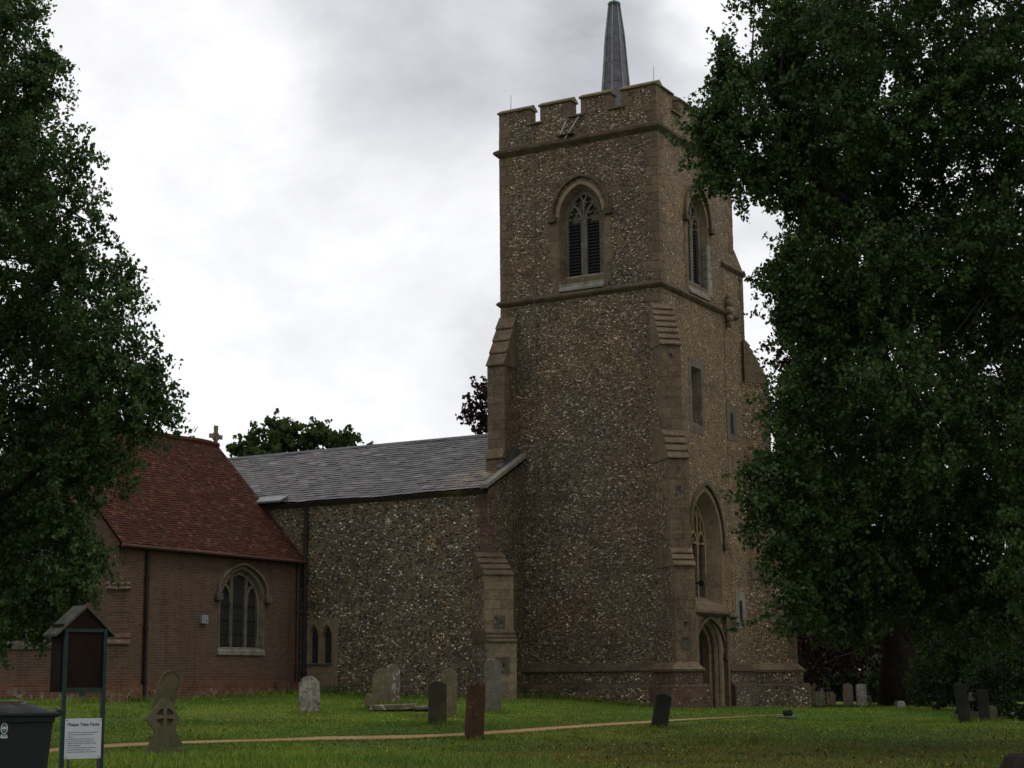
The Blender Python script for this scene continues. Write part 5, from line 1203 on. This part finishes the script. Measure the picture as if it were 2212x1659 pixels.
shrub(2010, 1420, 55, 58, 'pale green bush just right of the big tree trunk', 'leaf_far', .12, seed=3)
shrub(1770, 1470, 26, 68, 'low leafy bush just right of the tower foot, behind the headstones', 'leaf_far', .14, seed=4, n=4)
shrub(1890, 1430, 40, 72, 'small green bush just left of the big tree trunk', 'leaf_far', .14, seed=5)
shrub(2120, 1440, 70, 46, 'dark bush behind the small pale cross', 'leaf_yew', .1, seed=6)
shrub(2260, 1380, 130, 44, 'large dark bush half out of the picture at the right edge', 'leaf_yew', .11, seed=7, n=8)
# clipped hedge at the back
def hedge():
    p0, p1 = at(1725, 1505, 76), at(2600, 1505, 74); n = 9000; t_ = rng.random(n); q = p0[None] * (1 - t_[:, None]) + p1[None] * t_[:, None]
    q[:, 1] += rng.uniform(-.5, .5, n); g = gh(q[:, 0], q[:, 1]); q[:, 2] = g + rng.random(n) * 1.25
    b = at(2160, 1505, 75); b[2] = float(gh(b[0], b[1])); root = empty('hedge', b); tag(root, 'low dark clipped hedge along the back of the churchyard', 'hedge')
    leaf_mesh('foliage', np.repeat(q, 5, 0) + rng.normal(0, .1, (n * 5, 3)) - b, np.tile([0, -1.0, 0], (n * 5, 1)), .14, 'leaf_yew', root)
    m = MB(); d = (p1 - p0); nn_ = 24
    for k in range(nn_):
        a = p0 + d * k / nn_; c = p0 + d * (k + 1) / nn_; z = float(gh(a[0], a[1]))
        m.face([(a[0] - b[0], a[1] - b[1], z - b[2]), (c[0] - b[0], c[1] - b[1], z - b[2]), (c[0] - b[0], c[1] - b[1], z + 1.1 - b[2]), (a[0] - b[0], a[1] - b[1], z + 1.1 - b[2])])
    m.build('inner_branches', MT['bark'], root)
hedge()
# woodland trees at the back
for i, (px, py, rp, dd, lab) in enumerate(((1800, 1330, 110, 92, 'dark tree far behind the headstones beside the tower'), (1985, 1360, 120, 95, 'far tree seen either side of the big trunk'), (2150, 1340, 130, 90, 'far tree behind the right-hand bushes'),
                                   (2330, 1320, 150, 88, 'far tree at the right edge beyond the hedge'), (1890, 1270, 110, 99, 'tall far tree behind the copper beech'),
                                   (1720, 1410, 80, 94, 'low far tree just beside the tower foot'), (1880, 1420, 90, 86, 'low far tree left of the big trunk'), (2080, 1430, 100, 84, 'low far tree right of the big trunk'), (2250, 1430, 110, 82, 'low far tree behind the bushes at the right edge'))):
    c = at(px, py, dd); r = rp * dd / FPX; rr = random.Random(i); lo = []
    for k in range(17):
        a = rr.uniform(0, 6.28); q = r * .85 * rr.random(); lo.append((np.array([c[0] + q * math.cos(a) * 1.2, c[1] + q * math.sin(a), c[2] + rr.uniform(-.95, .9) * r]), r * rr.uniform(.35, .5)))
    make_tree('woodland_tree', gbase(c[0], c[1]), .3, lo, .26, 'leaf_far', lab, 'tree', per_m2=2.0, seed=60 + i, spray=.6, lps=34, group='trees behind the churchyard', hole=.1)

# ------------------------------------------------------------------ grass, flowers, weeds, fallen leaves
def in_church(P):
    q = P[:, :2] - CH0[:2]; u = q @ AV[:2]; v = q @ BV[:2]
    return ((u > -6.2) & (u < .32) & (v > -.28) & (v < 7.0)) | ((u > -20.5) & (u < -5.0) & (v > -2.3) & (v < 8.4)) | ((u > -19.6) & (u < -12.15) & (v > -10.95) & (v < -2))
def scatter(n, y0, y1, marg=1.08, power=1.0):
    y = y0 + (y1 - y0) * rng.random(n) ** power; x = (rng.random(n) * 2 - 1) * y * (CXP / FPX) * marg
    return np.stack([x, y], 1)
def blades(P, h, w, mat, name, kind, lean=.5):
    n = len(P); z = gh(P[:, 0], P[:, 1]); a = rng.uniform(0, 6.28, n); hh = h * rng.uniform(.5, 1.4, n); ww = w * rng.uniform(.7, 1.3, n)
    dx, dy = np.cos(a) * ww, np.sin(a) * ww; lx, ly = rng.normal(0, lean, (2, n)) * hh
    V = np.empty((n, 3, 3)); V[:, 0] = np.stack([P[:, 0] - dx, P[:, 1] - dy, z - .01], 1); V[:, 1] = np.stack([P[:, 0] + dx, P[:, 1] + dy, z - .01], 1); V[:, 2] = np.stack([P[:, 0] + lx, P[:, 1] + ly, z + hh], 1)
    me = bpy.data.meshes.new(name); me.vertices.add(n * 3); me.vertices.foreach_set('co', V.ravel().astype(np.float32)); me.loops.add(n * 3)
    me.loops.foreach_set('vertex_index', np.arange(n * 3, dtype=np.int32)); me.polygons.add(n); me.polygons.foreach_set('loop_start', (np.arange(n) * 3).astype(np.int32)); me.polygons.foreach_set('loop_total', np.full(n, 3, np.int32))
    me.update(calc_edges=True); me.materials.append(MT[mat]); o = bpy.data.objects.new(name, me); COL.objects.link(o); o['kind'] = kind; return o
P = scatter(420000, 19, 62, power=1.25); keep = ~in_church(P)
P = P[keep]; P = P[~in_path(P)]
# longer tussocks here and there
tus = (np.sin(P[:, 0] * 1.7) * np.sin(P[:, 1] * 1.3 + 1) + .6 * np.sin(P[:, 0] * .6 + P[:, 1] * .9))
h = np.where(tus > .7, .075, .038)
fore = (P[:, 1] < 28.5) & (P[:, 0] < 0.5) & (P[:, 0] > -6.5); h = np.where(fore, .13, h)
q = P - CH0[:2]; u_ = q @ AV[:2]; v_ = q @ BV[:2]; near = ((v_ > -2.9) & (v_ < -2.2) & (u_ < -4.8)) | ((v_ > -.95) & (v_ < 0) & (u_ > -5) & (u_ < .5)) | ((u_ > -12.3) & (u_ < -11.6) & (v_ < -2)); h = np.where(near, .16, h)
blades(P, h, .011, 'grass_blade', 'grass', 'stuff')
tuft = []
for ob in [o for o in bpy.data.objects if o.parent is None and o.get('category') in ('headstone', 'footstone', 'grave marker', 'grave slab', 'notice board', 'sign', 'grave cross', 'tomb')]:
    c = np.array(ob.location[:2]); tuft.append(c + rng.normal(0, 1, (420, 2)) * np.array([.32, .16]))
cpx = (pa + pb) / 2; t1 = rng.random(14000) * (len(pa) - 1.001); i1 = t1.astype(int); f1 = (t1 - i1)[:, None]; e1 = pa[i1] * (1 - f1) + pa[i1 + 1] * f1 + rng.normal(0, .07, (14000, 2)); e2 = pb[i1] * (1 - f1) + pb[i1 + 1] * f1 + rng.normal(0, .07, (14000, 2))
nst = sum(len(q) for q in tuft); tuft = np.concatenate(tuft + [e1, e2]); blades(tuft, np.where(np.arange(len(tuft)) < nst, .095, .035), .010, 'grass_blade', 'grass_tufts', 'stuff')
m_ = MB()
def discs(name, P, r, mat, hz, tilt=.4, seg=5):
    m = MB(); z = gh(P[:, 0], P[:, 1])
    for (x, y), zz in zip(P, z):
        rr = r * random.uniform(.6, 1.3); tx, ty = random.gauss(0, tilt), random.gauss(0, tilt); a0 = random.uniform(0, 6); h0 = hz * random.uniform(.6, 1.3); n = len(m.v)
        for k in range(seg):
            a = a0 + 6.283 * k / seg; dx, dy = rr * math.cos(a), rr * math.sin(a); m.v.append((x + dx, y + dy, float(zz) + h0 + dx * tx + dy * ty))
        m.f.append(tuple(range(n, n + seg)))
    return tag(m.build(name, MT[mat], fix=False), kind='stuff')
def patchy(n, centres, y0, y1, sd, frac=.55):
    a = scatter(int(n * (1 - frac)), y0, y1); c = np.array(centres)[rng.integers(0, len(centres), int(n * frac))]; b = c + rng.normal(0, sd, c.shape) * np.array([1.8, 1]); P = np.concatenate([a, b])
    P = P[~in_church(P)]; return P[~in_path(P)]
yc = [on_ground(x, y)[:2] for x, y in ((1250, 1590), (1420, 1590), (1900, 1600), (1800, 1590), (2000, 1600), (500, 1560), (800, 1560), (1150, 1620), (2080, 1600), (700, 1550), (1700, 1625), (950, 1620))]
discs('buttercups', patchy(2200, yc, 25, 50, 1.3), .009, 'petal', .07)
lc = [on_ground(x, y)[:2] for x, y in ((1450, 1630), (1250, 1635), (1550, 1620), (1380, 1625), (2000, 1640), (1800, 1640), (1080, 1610), (1650, 1640), (860, 1620), (1900, 1620))]
discs('fallen_leaves', patchy(1500, lc, 24, 38, 1.0, .6), .02, 'dead_leaf', .03, .8, 4)
wp = []
for (u, v, s, n) in ((-11.3, -2.5, .5, 26), (-10.6, -2.55, .3, 14), (-9, -2.5, .8, 14), (-12.0, -9.5, .5, 12), (-12.0, -10.6, .3, 10), (-7, -2.5, .6, 8), (-12.1, -3, .3, 12), (-4, -.6, .8, 12)):
    for k in range(n):
        x, y = chw(u + random.gauss(0, s), v - abs(random.gauss(0, .12))); wp.append((x, y))
wp = np.array(wp); pts = np.repeat(wp, 9, 0) + rng.normal(0, .07, (len(wp) * 9, 2)); z = gh(pts[:, 0], pts[:, 1]) + rng.random(len(pts)) * .28
wo = leaf_mesh('weeds', np.stack([pts[:, 0], pts[:, 1], z], 1), np.tile([0, -1., .5], (len(pts), 1)), .09, 'weed', None, aspect=.45, droop=-1); wo['kind'] = 'stuff'
